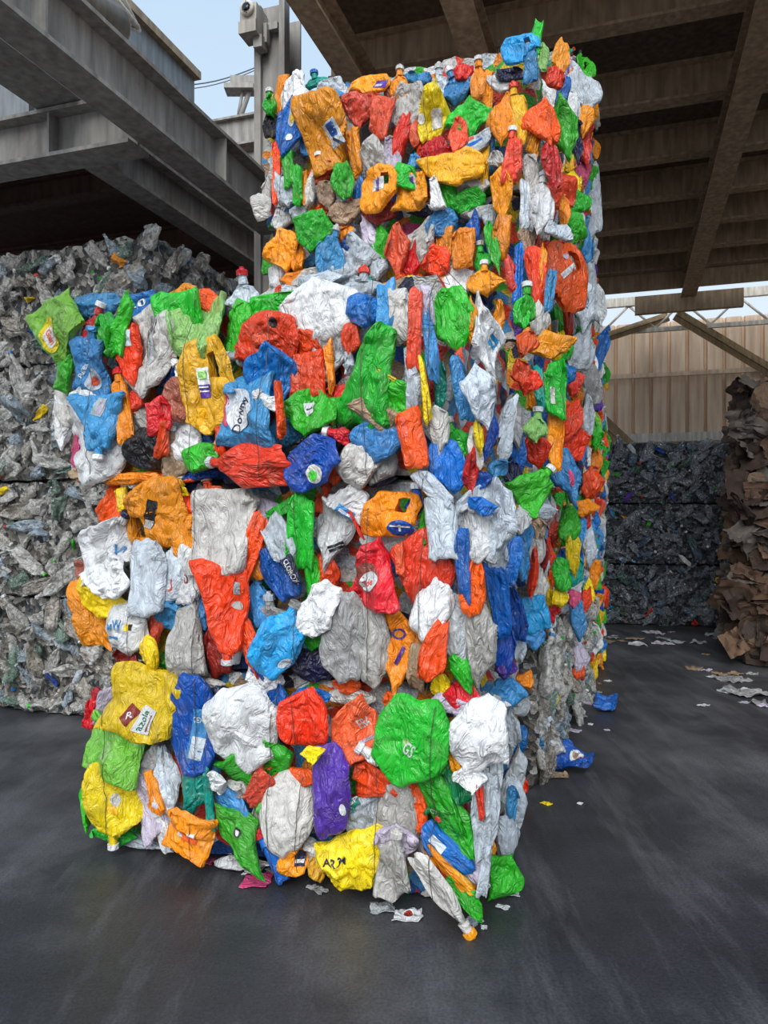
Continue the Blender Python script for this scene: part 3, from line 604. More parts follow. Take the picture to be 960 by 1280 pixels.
# highest wide bale and the one below it
HF('B4', [
 (338,132,18,28,0,'half','green',3), (350,118,14,48,-10,'pill','orange',2), (367,117,30,52,-5,'disc','white',3), (338,157,22,32,0,'half','black',2), (362,160,38,72,-12,'half','blue',4,dict(lab=[(ov,370,148,12,30,-10,'icewhite'),(ov,370,152,8,12,-10,'yellow'),(ov,367,178,9,10,0,'white')])), (382,170,16,60,0,'half','skyblue',2),
 (406,165,56,92,8,'pill','orange',5,dict(lab=[(ht,420,172,18,32,25,'icewhite'),(ht,418,168,10,18,25,'deepblue'),(ht,425,182,14,3,-30,'navy')], label='large orange flattened jug with a blue and white label')), (415,114,44,30,-10,'half','icewhite',3,dict(lab=[(ht,423,122,14,12,-30,'skyblue')])), (395,103,26,12,10,'bottle','teal',2,dict(cap='blue')),
 (463,108,48,28,0,'disc','orange',3,dict(lab=[(ht,477,111,16,13,-10,'purple'),(ht,475,112,9,6,-10,'lilac')])), (452,132,48,38,0,'half','coral',4), (478,152,28,54,-15,'pill','coral',5), (440,156,26,42,0,'half','milky',3), (443,190,18,70,5,'pill','orange',4), (466,196,36,42,0,'half','milky',5), (492,190,22,50,8,'half','lilac',5), (501,178,18,78,-14,'half','red',5), (490,128,20,50,10,'half','brick',2),
 (512,132,46,54,-10,'disc','milky',3), (500,110,26,40,0,'half','orange',3), (512,97,22,14,0,'half','skyblue',2), (530,98,20,16,0,'half','skyblue',1), (549,112,28,30,0,'half','icewhite',2), (542,140,42,66,-6,'half','yellow',5,dict(lab=[(ov,527,146,9,12,0,'white'),(ht,546,150,14,22,0,'milky')], label='yellow crumpled jug')), (520,165,20,40,0,'half','coral',4),
 (572,115,34,34,20,'half','skyblue',3), (587,150,48,44,0,'half','green',4,dict(cap=None)), (574,168,28,44,-10,'half','coral',5), (590,182,44,26,25,'pill','icewhite',5,dict(lab=[(ht,590,182,30,5,30,'blue'),(ht,584,176,20,3,30,'coral')])), (545,190,38,32,-5,'half','red',4), (530,190,20,50,0,'half','redorange',3), (572,210,76,40,-8,'half','amber',6,dict(label='amber folded container')), (520,222,70,10,8,'pill','yellow',4),
 (475,238,42,52,0,'jug','orange',6,dict(lab=[(ht,475,234,18,16,0,'white'),(ht,475,234,5,16,0,'purple')], label='orange flattened jug with a white label')), (516,242,44,50,0,'pill','orange',5,dict(lab=[(ht,519,232,10,16,0,'white'),(ht,519,232,6,10,0,'purple')])), (508,222,30,32,-45,'half','green',6), (518,202,20,20,0,'half','skyblue',5), (545,243,20,50,12,'wedge','white',6), (560,240,24,40,20,'half','green',4), (582,250,44,28,10,'half','green',4), (600,232,30,20,0,'half','milky',4), (600,266,40,18,10,'half','grey',3), (540,265,60,16,0,'half','navy',2),
 (627,238,26,62,0,'half','orange',5), (642,200,24,54,-4,'pill','coral',6), (630,148,42,62,5,'half','orange',5,dict(label='orange folded jug near the corner')), (650,150,18,60,4,'pill','amber',5), (578,92,28,24,0,'half','red',3), (598,102,16,40,0,'bottle','orange',4,dict(cap='white')), (610,112,16,46,-8,'pill','orange',3), (588,110,14,24,0,'half','burgundy',2), (628,105,40,22,-20,'half','white',3), (638,94,34,14,-15,'pill','navy',4), (612,190,14,50,0,'pill','skyblue',3), (622,200,16,24,20,'half','milky',5), (605,210,14,60,-3,'pill','amber',4),
 (346,215,11,84,0,'pill','redorange',4), (350,193,26,30,0,'half','orange',3), (361,212,15,44,5,'pill','green',5), (372,232,13,50,0,'pill','green',5), (380,236,12,44,0,'pill','orange',4), (388,240,12,50,-8,'half','milky',4), (356,243,26,44,12,'half','icewhite',4), (334,245,14,50,0,'half','milky',2), (327,256,30,24,-70,'bottle','milky',4), (350,276,24,28,0,'half','white',3), (374,265,24,18,0,'half','icewhite',3),
 (429,228,28,52,4,'half','green',5), (408,242,24,34,0,'half','tan',4), (402,210,32,20,5,'half','redorange',4), (398,224,28,14,10,'half','coral',3), (432,266,44,30,15,'half','tan',4), (450,240,14,44,0,'half','blue',3), (475,266,54,24,0,'half','burgundy',4), (405,262,26,14,0,'half','redorange',2), (460,290,20,36,20,'half','lilac',4),
])
HF('B3', [
 (355,312,38,48,0,'half','orange',3,dict(rough=1.8)), (393,287,42,50,-20,'half','green',5), (372,320,18,50,0,'half','orange',3), (412,325,34,56,-15,'half','skyblue',4), (440,325,54,60,-10,'half','icewhite',4), (430,292,30,18,5,'half','orange',3), (440,306,30,22,0,'half','deepblue',3), (470,330,26,50,0,'half','icewhite',4), (475,305,30,48,0,'half','green',4),
 (497,312,24,66,0,'half','coral',6), (514,330,26,40,-15,'half','red',5), (512,352,46,28,0,'half','redorange',5), (525,302,34,60,-20,'half','milky',5), (552,280,36,36,0,'disc','skyblue',4), (540,300,20,50,0,'half','skyblue',2), (556,305,22,36,0,'pill','orange',4), (546,328,34,36,20,'half','redorange',5), (580,312,27,52,0,'pill','orange',6), (592,288,20,40,0,'half','deepblue',4), (603,328,20,30,0,'half','green',4), (616,306,16,68,14,'half','green',5), (627,296,20,62,-3,'pill','orange',5), (606,352,44,32,0,'half','orange',5), (570,352,40,40,0,'half','white',4), (555,358,30,40,20,'half','orange',4), (395,350,60,30,0,'half','milky',3), (440,360,50,20,0,'half','white',3), (455,350,24,14,0,'half','teal',4), (370,350,40,24,0,'half','orange',3), (612,270,20,30,0,'half','icewhite',3), (345,345,24,40,0,'half','white',2),
 (580,372,22,60,0,'half','green',2), (600,380,24,60,0,'half','navy',2),
])
# right-hand side of the stack
HS([
 (567,396,46,72,8,'disc','green',1,10,dict(label='large green round jug at the corner of the top bale')), (605,425,48,84,10,'half','white',1,30,dict(rough=2.2, lab=[(ht,620,425,14,14,-30,'cyan'),(ht,620,425,10,3,-30,'white')], label='crinkled white film with a cyan tag')), (548,480,14,60,0,'half','teal',2), (571,492,17,80,10,'pill','skyblue',3), (573,470,13,66,5,'pill','coral',2), (597,497,38,72,5,'half','icewhite',3,25), (606,538,32,60,-15,'half','deepblue',2,30,dict(lab=[(ov,600,545,8,30,-10,'coral')])), (592,548,12,40,10,'half','yellow',3), (630,525,18,60,-15,'half','icewhite',2), (559,582,42,62,12,'disc','blue',3,15), (580,588,20,50,0,'half','red',3), (570,556,36,44,20,'half','green',1,20,dict(cap='white')), (590,560,16,60,0,'half','milky',2), (615,585,28,24,0,'half','skyblue',3), (642,560,26,66,8,'half','blue',2,40), (640,520,24,60,0,'half','grey',1), (625,560,12,60,-15,'half','icewhite',3),
 (655,430,20,40,-20,'half','redorange',2), (590,400,12,50,0,'half','orange',1), (625,395,10,40,0,'half','orange',1), (640,590,20,40,0,'half','navy',1), (600,600,30,20,0,'half','deepblue',1),
 (655,72,34,32,0,'jug','cyan',4,0), (672,62,20,54,-10,'wedge','green',4,0), (667,92,14,46,0,'pill','skyblue',5,0), (680,78,12,40,0,'half','palegreen',3,0), (693,82,16,42,-10,'half','orange',4), (702,94,18,34,5,'pill','lilac',4,38,dict(lab=[(ht,702,94,3,26,5,'purple')])), (704,114,20,28,0,'half','orange',4), (683,110,20,28,0,'half','red',5), (693,132,13,48,-4,'pill','blue',5), (721,118,24,60,20,'half','icewhite',3), (724,155,16,38,-8,'half','orange',4), (708,142,14,40,0,'half','white',4), (722,192,18,44,0,'half','coral',4), (690,172,30,66,15,'half','green',6,38,dict(label='green folded jug on the bale side')), (670,165,28,54,0,'half','redorange',5), (712,182,14,50,0,'half','navy',4), (678,218,24,62,0,'half','red',5), (692,246,34,40,0,'half','red',4), (697,215,9,24,0,'pill','amber',6), (736,226,14,30,0,'half','green',3), (660,185,14,40,0,'half','orange',4), (655,225,14,60,0,'half','milky',4), (740,190,10,24,0,'half','orange',3), (725,215,16,40,0,'half','pink',3), (712,235,16,44,0,'half','yellow',3),
 (647,268,16,60,5,'pill','icewhite',5), (662,268,20,64,-8,'half','white',6,38,dict(cap='icewhite')), (650,305,22,50,0,'half','tan',4), (682,300,34,20,-10,'pill','icewhite',6), (703,262,32,34,20,'half','green',6), (700,295,34,44,0,'half','green',5,38,dict(cap='white')), (736,262,18,84,-3,'half','icewhite',3), (690,275,10,40,0,'half','orange',6),
 (654,355,24,76,4,'pill','redorange',7,38,dict(label='tall red-orange folded bottle')), (694,352,42,80,4,'jug','redorange',6,38,dict(lab=[(ht,692,350,26,7,40,'white'),(ov,692,330,7,8,0,'lilac')], cap='white', label='red-orange jug with a white stroke')), (635,350,14,70,0,'pill','blue',6), (670,372,11,54,-6,'pill','skyblue',7), (662,352,8,60,-6,'pill','orange',6), (625,350,10,50,8,'half','coral',5), (648,390,14,30,0,'bottle','green',5,38,dict(cap='white')), (722,388,22,56,-6,'half','icewhite',5,38,dict(lab=[(tx,722,385,14,8,80,'skyblue','TU')])), (714,345,18,40,0,'half','grey',4), (740,385,20,44,10,'half','clear',4), (666,405,28,40,0,'half','milky',4), (675,436,62,30,-14,'pill','orange',7,20,dict(label='orange box-like container lying across the side')), (645,395,20,40,0,'half','green',3), (700,400,12,44,0,'pill','red',5), (735,345,14,50,0,'half','icewhite',3), (730,310,12,40,0,'half','skyblue',3),
 (677,492,28,72,3,'pill','green',6,38,dict(lab=[(ht,672,500,8,20,0,'milky')], label='bright green container on the bale side')), (661,488,11,56,0,'pill','teal',5), (648,482,26,34,-10,'half','redorange',5), (640,468,18,34,0,'half','red',4), (720,440,36,56,-20,'half','icewhite',4), (746,440,16,60,-12,'half','blue',3), (732,482,22,56,8,'half','grey',4), (702,470,20,26,0,'half','blue',4), (712,480,20,30,0,'half','coral',4), (704,525,28,50,-20,'half','redorange',5), (682,555,18,76,0,'half','orange',5), (656,538,26,30,0,'half','palegreen',6,38,dict(cap='white')), (660,562,26,46,10,'half','redorange',4), (706,555,34,40,0,'half','redorange',5), (694,592,34,60,10,'half','skyblue',6,38,dict(lab=[(ov,694,600,8,22,10,'pink')])), (648,612,54,50,-45,'wedge','green',8,30,dict(cap='white', label='green folded bottle with white cap at the bale seam')), (733,605,22,40,0,'half','redorange',4), (740,545,14,36,0,'half','green',3), (742,575,14,30,0,'half','orange',3), (721,635,36,20,4,'half','orange',5), (728,520,14,50,0,'half','icewhite',4), (740,505,12,24,0,'half','purple',3), (720,560,12,50,0,'half','skyblue',4), (715,595,14,40,0,'half','navy',4),
 (700,655,22,46,-8,'half','green',5), (701,690,16,48,8,'half','yellow',6), (716,662,20,34,0,'half','skyblue',4), (733,680,14,60,0,'half','icewhite',3), (726,650,12,30,0,'half','red',3), (738,715,14,40,0,'half','orange',3), (690,716,24,40,0,'half','green',5), (712,712,18,40,0,'half','teal',4), (705,745,14,20,0,'half','pink',5), (690,745,20,22,0,'half','yellow',5), (711,768,16,56,0,'half','skyblue',5), (724,752,12,40,-14,'half','redorange',4), (732,740,12,34,0,'half','yellow',3), (720,820,20,34,0,'half','lilac',3), (716,838,16,18,0,'half','redorange',4), (665,660,16,30,0,'half','tan',4), (640,650,30,26,0,'half','white',4), (668,640,30,20,0,'half','icewhite',5), (672,690,10,44,0,'half','burgundy',4), (665,680,24,60,0,'half','milky',3),
 (620,750,26,96,10,'pill','blue',3,25), (640,766,24,80,8,'half','deepblue',4,25,dict(label='deep blue folded jug')), (665,765,38,42,14,'pill','cyan',6,15,dict(label='sky blue square flap of a container')), (663,790,36,30,-20,'half','skyblue',4,15), (648,700,16,60,0,'half','skyblue',3), (658,715,10,60,-6,'half','redorange',4), (630,700,20,60,-10,'half','blue',4), (625,810,22,60,0,'half','deepblue',3), (632,860,40,34,-20,'half','skyblue',4,15), (625,830,24,30,0,'half','purple',3), (645,845,18,20,0,'half','orange',5), (618,690,24,80,0,'half','icewhite',2), (650,670,26,40,0,'half','skyblue',3), (668,730,16,50,0,'half','milky',3), (640,800,22,60,10,'half','icewhite',2), (605,880,40,24,0,'half','white',2),
 (635,905,26,44,0,'half','icewhite',4,20), (645,920,20,50,0,'half','blue',4,20), (640,960,22,60,0,'half','clear',3), (640,1000,30,70,5,'half','icewhite',3,20), (628,1040,26,60,0,'half','icewhite',3), (630,995,14,40,0,'half','skyblue',4), (645,880,30,30,0,'half','clear',2),
])


# ------------------------------------------------------------------ filling the faces between the big pieces
PROTO = {}
def proto(shape, k):
    if (shape, k) not in PROTO:
        wh = {'disc': (.2,.24), 'pill': (.16,.26), 'wedge': (.18,.25), 'bottle': (.11,.27), 'jug': (.2,.26), 'half': (.18,.2)}[shape]
        vs, fs = crushed(wh[0]*1.15, wh[1]*1.15, .042, shape, 5000+k*17+len(shape), 18, 1.3); cp = None
        if shape == 'bottle' or k % 2: cp = neck(vs, fs, wh[1], wh[0], shape)
        PROTO[shape, k] = (vs, fs, cp, {})
    return PROTO[shape, k]
def filler(b, P, nrm, scl, rot, rnd, cn=None, tilt=12, caps=.75, pal=None, asp=None):
    shape = rnd.choice(('disc','pill','wedge','bottle','jug','half','wedge','pill')); k = rnd.randrange(4); vs, fs, cp, cache = proto(shape, k)
    cn = cn or rnd.choice(pal or COLP)
    if cn not in cache: cache[cn] = mesh_of(KINDS[shape], vs, fs, plastic(cn))
    nrm = nrm.normalized(); xa = UP.cross(nrm); xa = xa.normalized() if xa.length > .1 else Vector((1,0,0)); ya = nrm.cross(xa)
    ax = asp or 1
    W = Matrix.Translation(P) @ Matrix((xa, ya, nrm)).transposed().to_4x4() @ Matrix.Rotation(R(rot), 4, 'Z') @ Matrix.Rotation(R(rnd.uniform(-tilt, tilt)), 4, 'X') @ Matrix.Rotation(R(rnd.uniform(-tilt, tilt)), 4, 'Y') @ Matrix.Diagonal((scl*ax, scl, scl, 1))
    o = link(KINDS[shape], cache[cn], b.e, None, b.e.matrix_basis.inverted() @ W); o['label'] = CNAME.get(cn, cn)+' '+WORD[shape]; b.count += 1
    if cp and rnd.random() < caps:
        cc = rnd.choice(('white','white','red','navy','icewhite')); key = 'cap'+cc
        if key not in cache:
            mb = capmesh(cp, spout=rnd.random() < .3); cache[key] = mesh_of('cap', mb.v, mb.f, plastic(cc))
        link('cap', cache[key], o)['label'] = CNAME.get(cc, cc)+' screw cap'
    return o
def face_fill(b, face, nu, nz, rnd, depth=.05, scl=1.0, lo=0, hi=1, zlo=0, zhi=1, limit=97, pal=None):
    """jittered grid of crushed pieces on one face; the pieces lie across v, so the side shows their edges"""
    for i in range(nu):
        for k in range(nz):
            if b.count >= limit: return
            a = lo+(hi-lo)*(i+.5+rnd.uniform(-.35,.35))/nu; z = zlo+(zhi-zlo)*(k+.5+rnd.uniform(-.35,.35))/nz; Z = b.z0+.06+(b.z1-b.z0-.12)*z
            if face == 'front':
                u = b.u0+.08+(b.u1-b.u0-.16)*a
                if any(abs(u-q[0]) < q[2]*.38 and abs(Z-q[1]) < q[3]*.38 for q in b.used): continue
                P = b.fr.p(u, b.v0+depth+rnd.uniform(-.01,.02), Z); nrm = -b.fr.v+b.fr.u*rnd.uniform(-.3,.3)+UP*rnd.uniform(-.2,.2)
                filler(b, P, nrm, scl*rnd.uniform(.7,1.05), rnd.uniform(0,360), rnd, pal=pal)
            elif face == 'right':
                P = b.fr.p(b.u1-.055+rnd.uniform(-.03,.04), b.v0+.03+(b.v1-b.v0-.06)*a, Z); ph = R(rnd.choice((5,15,25,35,60))+rnd.uniform(-10,10))
                filler(b, P, -b.fr.v*math.cos(ph)+b.fr.u*math.sin(ph)+UP*rnd.uniform(-.15,.15), scl*rnd.uniform(.7,1.0), rnd.choice((0,180))+rnd.uniform(-25,25), rnd, pal=pal, asp=.85)
            elif face == 'left':
                P = b.fr.p(b.u0+.055+rnd.uniform(-.03,.03), b.v0+.03+(b.v1-b.v0-.06)*a, Z); ph = R(rnd.uniform(10,70))
                filler(b, P, -b.fr.v*math.cos(ph)-b.fr.u*math.sin(ph), scl*rnd.uniform(.6,.9), rnd.uniform(0,360), rnd, pal=pal)
            elif face == 'top':
                P = b.fr.p(b.u0+.08+(b.u1-b.u0-.16)*a, b.v0+.05+(b.v1-b.v0-.1)*z, b.z1-.045)
                filler(b, P, UP+b.fr.u*rnd.uniform(-.5,.5)-b.fr.v*rnd.uniform(0,.6), scl*rnd.uniform(.6,.9), rnd.uniform(0,360), rnd, pal=pal)
rnd = random.Random(77)
for key in ('A0','A1','A2'):
    b = BALES[key]; face_fill(b, 'right', 6, 4, rnd, scl=.9)
    if key == 'A2': face_fill(b, 'top', 6, 2, rnd, scl=.8, zlo=0, zhi=.45)
    face_fill(b, 'front', 8, 4, rnd, .075, .95); face_fill(b, 'left', 3, 3, rnd)
for key in ('B3','B4'):
    b = BALES[key]; 
    if key == 'B4': face_fill(b, 'top', 8, 2, rnd, scl=.8, zlo=0, zhi=.4)
    face_fill(b, 'right', 5, 4, rnd, scl=.85); face_fill(b, 'front', 9, 4, rnd, .07, .9); face_fill(b, 'left', 2, 3, rnd)
for key in ('B1','B2','C1','C2','C3','C4','D0','D1','D2','D3'):
    b = BALES[key]; face_fill(b, 'right', 9, 6, rnd, scl=.85)
    if key == 'D3': face_fill(b, 'top', 5, 2, rnd, scl=.8)
face_fill(BALES['C4'], 'top', 6, 2, rnd, scl=.8, lo=0, hi=.7)
b = BALES['C5']; face_fill(b, 'right', 5, 3, rnd, scl=.8); face_fill(b, 'front', 3, 3, rnd, .05, .8); face_fill(b, 'top', 3, 2, rnd, scl=.8)
face_fill(b, 'left', 3, 3, rnd, scl=.8)
BALES['A0'].wires((-1.62,-1.18,-.80,-.72,-.38,-.12), WIRE); BALES['A1'].wires((-1.55,-1.2,-.72,-.42,-.18), WIRE)
BALES['A2'].wires((-1.75,-1.22,-.86,-.42,-.15), WIRE); BALES['B4'].wires((-1.5,-1.05,-.55,-.2), WIRE); BALES['B3'].wires((-1.5,-1.05,-.55,-.2), WIRE)

# ------------------------------------------------------------------ clear bottle bales
pet_a = petmat('clear_pet', (228,226,220), .6); pet_b = petmat('clear_blue_pet', (178,196,210), .62); pet_c = petmat('clear_green_pet', (128,156,138), .7); pet_d = petmat('dull_pet', (176,168,156), .8)
core_pet = coremat('packed_clear_bottles', [(150,148,142),(86,84,82),(196,194,188),(118,116,112),(60,60,62),(160,152,140),(104,108,104),(214,212,206),(74,84,98),(132,124,116)], 30, .22, 1.0, .35)
PETP = []
for k in range(12):
    shp = ('bottle','bottle','pill','bottle','half','wedge')[k % 6]; w, h = ((.10,.27),(.12,.30),(.13,.20),(.09,.22),(.14,.15),(.13,.24))[k % 6]
    vs, fs = crushed(w, h, .045, shp, 900+k, 14, 1.7); cp = neck(vs, fs, h, w, shp, .014) if shp == 'bottle' else None
    PETP.append((vs, fs, cp, {}))
SHADED = [petmat('shaded_pet', (150,160,172), .6), petmat('shaded_blue_pet', (112,134,160), .62), petmat('shaded_green_pet', (92,124,110), .7), petmat('shaded_grey_pet', (104,108,116), .85)]  # same bottle plastics for the far stack, its shade put into the colours
core_shaded = coremat('packed_shaded_bottles', [(92,98,106),(52,56,64),(132,138,146),(74,80,90),(38,42,50),(96,98,104),(66,80,78),(150,156,162),(50,62,84),(78,78,88)], 30, .22, 1.0, .35)  # far stack's packing, darker and bluer to carry the shade there
def pet_piece(b, P, nrm, rot, rnd, scl):
    k = rnd.randrange(12); vs, fs, cp, cache = PETP[k]
    r = rnd.random(); cn = None
    if r < .5: m, lb = pet_a, 'clear'
    elif r < .66: m, lb = pet_b, 'bluish clear'
    elif r < .78: m, lb = pet_c, 'greenish clear'
    elif r < .93: m, lb = pet_d, 'dull grey'
    else:
        cn = rnd.choice(('red','deepblue','skyblue','orange','white','purple','green','icewhite','yellow')); m, lb = plastic(cn), CNAME.get(cn, cn); scl *= .6
    if b.fr is FR and m in (pet_a, pet_b, pet_c, pet_d): m = SHADED[(pet_a, pet_b, pet_c, pet_d).index(m)]
    ck = lb+m.name
    if ck not in cache: cache[ck] = mesh_of('crushed_bottle', vs, fs, m)
    nrm = nrm.normalized(); xa = UP.cross(nrm); xa = xa.normalized() if xa.length > .1 else Vector((1,0,0)); ya = nrm.cross(xa)
    W = Matrix.Translation(P) @ Matrix((xa, ya, nrm)).transposed().to_4x4() @ Matrix.Rotation(R(rot), 4, 'Z') @ Matrix.Rotation(R(rnd.uniform(-25,25)), 4, 'X') @ Matrix.Rotation(R(rnd.uniform(-25,25)), 4, 'Y') @ Matrix.Diagonal((scl, scl, scl*1.2, 1))
    o = link('crushed_bottle', cache[ck], b.e, None, b.e.matrix_basis.inverted() @ W); o['label'] = lb+' crushed bottle'; b.count += 1
    if cp and rnd.random() < .6:
        cc = rnd.choice(('white','white','blue','red','green','white')); key = 'cap'+cc
        if key not in cache: mb = capmesh(cp, r=.016, hgt=.016); cache[key] = mesh_of('cap', mb.v, mb.f, plastic(cc))
        link('cap', cache[key], o)['label'] = cc+' bottle cap'
def pet_face(b, face, n, m, rnd, lo=0, hi=1, scl=1):
    for i in range(n):
        for k in range(m):
            if b.count >= 98: return
            a = lo+(hi-lo)*(i+.5+rnd.uniform(-.45,.45))/n; z = (k+.5+rnd.uniform(-.45,.45))/m; Z = b.z0+.05+(b.z1-b.z0-.09)*z
            if face == 'front': P = b.fr.p(b.u0+.05+(b.u1-b.u0-.1)*a, b.v0+.02+rnd.uniform(-.015,.03), Z); nr = -b.fr.v+b.fr.u*rnd.uniform(-.5,.5)+UP*rnd.uniform(-.4,.4)
            elif face == 'right': P = b.fr.p(b.u1-.02+rnd.uniform(-.03,.015), b.v0+.05+(b.v1-b.v0-.1)*a, Z); ph = R(rnd.uniform(20,85)); nr = -b.fr.v*math.cos(ph)+b.fr.u*math.sin(ph)
            else: P = b.fr.p(b.u0+.06+(b.u1-b.u0-.12)*a, b.v0+.05+(b.v1-b.v0-.1)*z, b.z1-.02+rnd.uniform(-.01,.02)); nr = UP+b.fr.u*rnd.uniform(-.7,.7)-b.fr.v*rnd.uniform(0,.9)
            pet_piece(b, P, nr, rnd.uniform(0,360) if face != 'right' else rnd.uniform(-30,30), rnd, scl*rnd.uniform(.75,1.15))
def pbale(fr, u0, u1, v0, v1, z0, z1, label, seed, cell=.04, grp='bales of clear plastic bottles'):
    b = Bale(fr, u0, u1, v0, v1, z0, z1, 'bottle_bale', label, 'bale', grp); b.core(core_shaded if fr is FR else core_pet, .05, .045, cell, 9, 'packed_bottles', seed); return b
rp = random.Random(5); FR = Frame((2.88, 9.95), 12)
for key, (v0, v1, du, lb) in {'B': (1.3, 2.55, .05, 'bale of clear crushed bottles on the floor right behind the front coloured bale'), 'C': (2.6, 3.85, .08, 'bale of clear crushed bottles on the floor in the middle of the coloured stack')}.items():
    b = pbale(FS, -1.75, du, v0, v1, 0, BH, lb, 31 if key == 'B' else 32); pet_face(b, 'right', 9, 9, rp, scl=.85)
FL = Frame((-1.60, 5.15), 20.5); LH = .865
pos = ['standing on the floor', 'second from the floor', 'third from the floor', 'topmost']
for r in range(4):
    j = (0, .05, -.04, .03)[r]
    b = pbale(FL, -1.75+j, j, 0, 1.2, r*LH, (r+1)*LH, 'clear bottle bale of the left stack, '+pos[r]+', front rank', 40+r)
    pet_face(b, 'front', 11, 6, rp)
    if r >= 1: pet_face(b, 'right', 5, 5, rp, scl=.9)
    if r == 3: pet_face(b, 'top', 9, 2, rp)
    b.wires((-1.25, -.75, -.35), WIRE)
    b = pbale(FL, -3.55+j, -1.8+j, .05, 1.2, r*LH, (r+1)*LH, 'clear bottle bale at the left picture edge, '+pos[r], 50+r); pet_face(b, 'front', 5, 5, rp, .62, 1)
    b = pbale(FL, -1.75+j, j, 1.25, 2.4, r*LH, (r+1)*LH, 'clear bottle bale of the left stack, '+pos[r]+', rear rank', 60+r, .06)
    if r >= 2: pet_face(b, 'right', 5, 5, rp, scl=.9)
    if r == 3: pet_face(b, 'top', 8, 3, rp)
RH = .805
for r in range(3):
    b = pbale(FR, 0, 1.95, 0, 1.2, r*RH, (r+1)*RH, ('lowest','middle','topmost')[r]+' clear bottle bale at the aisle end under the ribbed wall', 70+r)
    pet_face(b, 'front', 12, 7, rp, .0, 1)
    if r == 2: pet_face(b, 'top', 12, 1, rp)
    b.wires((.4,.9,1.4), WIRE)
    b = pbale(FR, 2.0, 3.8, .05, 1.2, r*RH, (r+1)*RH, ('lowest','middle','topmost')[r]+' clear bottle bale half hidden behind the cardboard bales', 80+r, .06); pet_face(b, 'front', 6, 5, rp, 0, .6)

# ------------------------------------------------------------------ cardboard bales
card = coremat('packed_cardboard', [(74,54,42),(56,41,33),(92,68,52),(48,36,30),(70,52,42),(108,86,68)], 6, .85, .7, .4)  # browns set darker than the cardboard itself, to hold its shade
def cardmat(name, rgb):
    if name in MATS: return MATS[name]
    m, nt, b = newmat(name); tc = N(nt, 'ShaderNodeTexCoord'); n = N(nt, 'ShaderNodeTexNoise'); n.inputs['Scale'].default_value = 7; n.inputs['Detail'].default_value = 8; L(nt, tc.outputs['Object'], n.inputs['Vector'])
    r = ramp(nt, [(.3, tuple(x*.45 for x in lin(rgb))), (.7, lin(rgb))]); L(nt, n.outputs[0], r.inputs[0]); L(nt, r.outputs[0], b.inputs['Base Color']); b.inputs['Roughness'].default_value = .9
    MATS[name] = m; return m
cms = [cardmat('cardboard_brown', (86,63,48)), cardmat('cardboard_dark', (58,43,36)), cardmat('cardboard_tan', (116,90,70)), cardmat('cardboard_grey', (98,90,84))]  # sheet colours lowered too, with the shade painted in
FC = Frame((3.42, 7.25), 20.5); CHH = .93; rc = random.Random(9)
def sheet(w, h, seed, mat):
    rr = random.Random(seed); so = Vector((rr.uniform(0,50),)*3); n = 12; vs = []; fs = []; f1 = rr.uniform(-.5,.5); am = rr.uniform(.1,.5)
    for side in (0, 1):
        for j in range(n+1):
            for i in range(n+1):
                s, t = -1+2*i/n, -1+2*j/n; z = am*w*.5*abs(s-f1)+.05*noise.noise(Vector((s*1.5,t*1.5,0))+so)+.02*noise.noise(Vector((s*5,t*5,0))+so)
                e = 1+.12*noise.noise(Vector((s*3,t*3,4))+so)
                vs.append((s*w/2*e, t*h/2*e, z-side*.006))
    K = (n+1)**2
    for j in range(n):
        for i in range(n):
            a = j*(n+1)+i; fs.append((a, a+1, a+n+2, a+n+1)); fs.append((K+a, K+a+n+1, K+a+n+2, K+a+1))
    for i in range(n):
        for a, b2 in ((i, i+1), (n*(n+1)+i+1, n*(n+1)+i), ((i+1)*(n+1), i*(n+1)), (i*(n+1)+n, (i+1)*(n+1)+n)): fs.append((a, K+a, K+b2, b2))
    return mesh_of('cardboard_sheet', vs, fs, mat)
SH = [sheet(rc.uniform(.2,.4), rc.uniform(.15,.34), 300+i, cms[i % 4]) for i in range(12)]
for r, (du, dv) in enumerate(((0,0), (.05,-.05), (.10,.05))):
    b = Bale(FC, du, du+1.7, dv, dv+1.2, r*CHH, (r+1)*CHH, 'cardboard_bale', ('lowest','middle','topmost')[r]+' brown crumpled cardboard bale at the right edge of the picture', 'bale', 'bales of cardboard')
    b.core(card, .07, .12, .05, 4.5, 'packed_cardboard', 90+r)
    for i in range(60):
        m = SH[rc.randrange(12)]
        if i < 34: P = FC.p(du+rc.uniform(-.02,1.0), dv+rc.uniform(-.01,.06), b.z0+rc.uniform(.05,.88)); nr = -FC.v+FC.u*rc.uniform(-.7,.4)+UP*rc.uniform(-.9,.9)
        elif i < 52: P = FC.p(du+rc.uniform(-.01,.05), dv+rc.uniform(.0,1.1), b.z0+rc.uniform(.05,.88)); nr = -FC.u-FC.v*rc.uniform(.2,1)+UP*rc.uniform(-.9,.9)
        else:
            P = FC.p(du+rc.uniform(.05,1.4), dv+rc.uniform(0,.5), b.z1-.03+rc.uniform(-.02,.03)); nr = UP-FC.v*rc.uniform(.2,1)
        nr.normalize(); xa = UP.cross(nr).normalized(); ya = nr.cross(xa)
        W = Matrix.Translation(P) @ Matrix((xa, ya, nr)).transposed().to_4x4() @ Matrix.Rotation(rc.uniform(-.6,.6), 4, 'Z')
        if r == 0 and P.z < .2: continue
        link('cardboard_sheet', m, b.e, None, b.e.matrix_basis.inverted() @ W)
    pts = [FC.p(du-.01, dv+.3, b.z0+.06)]

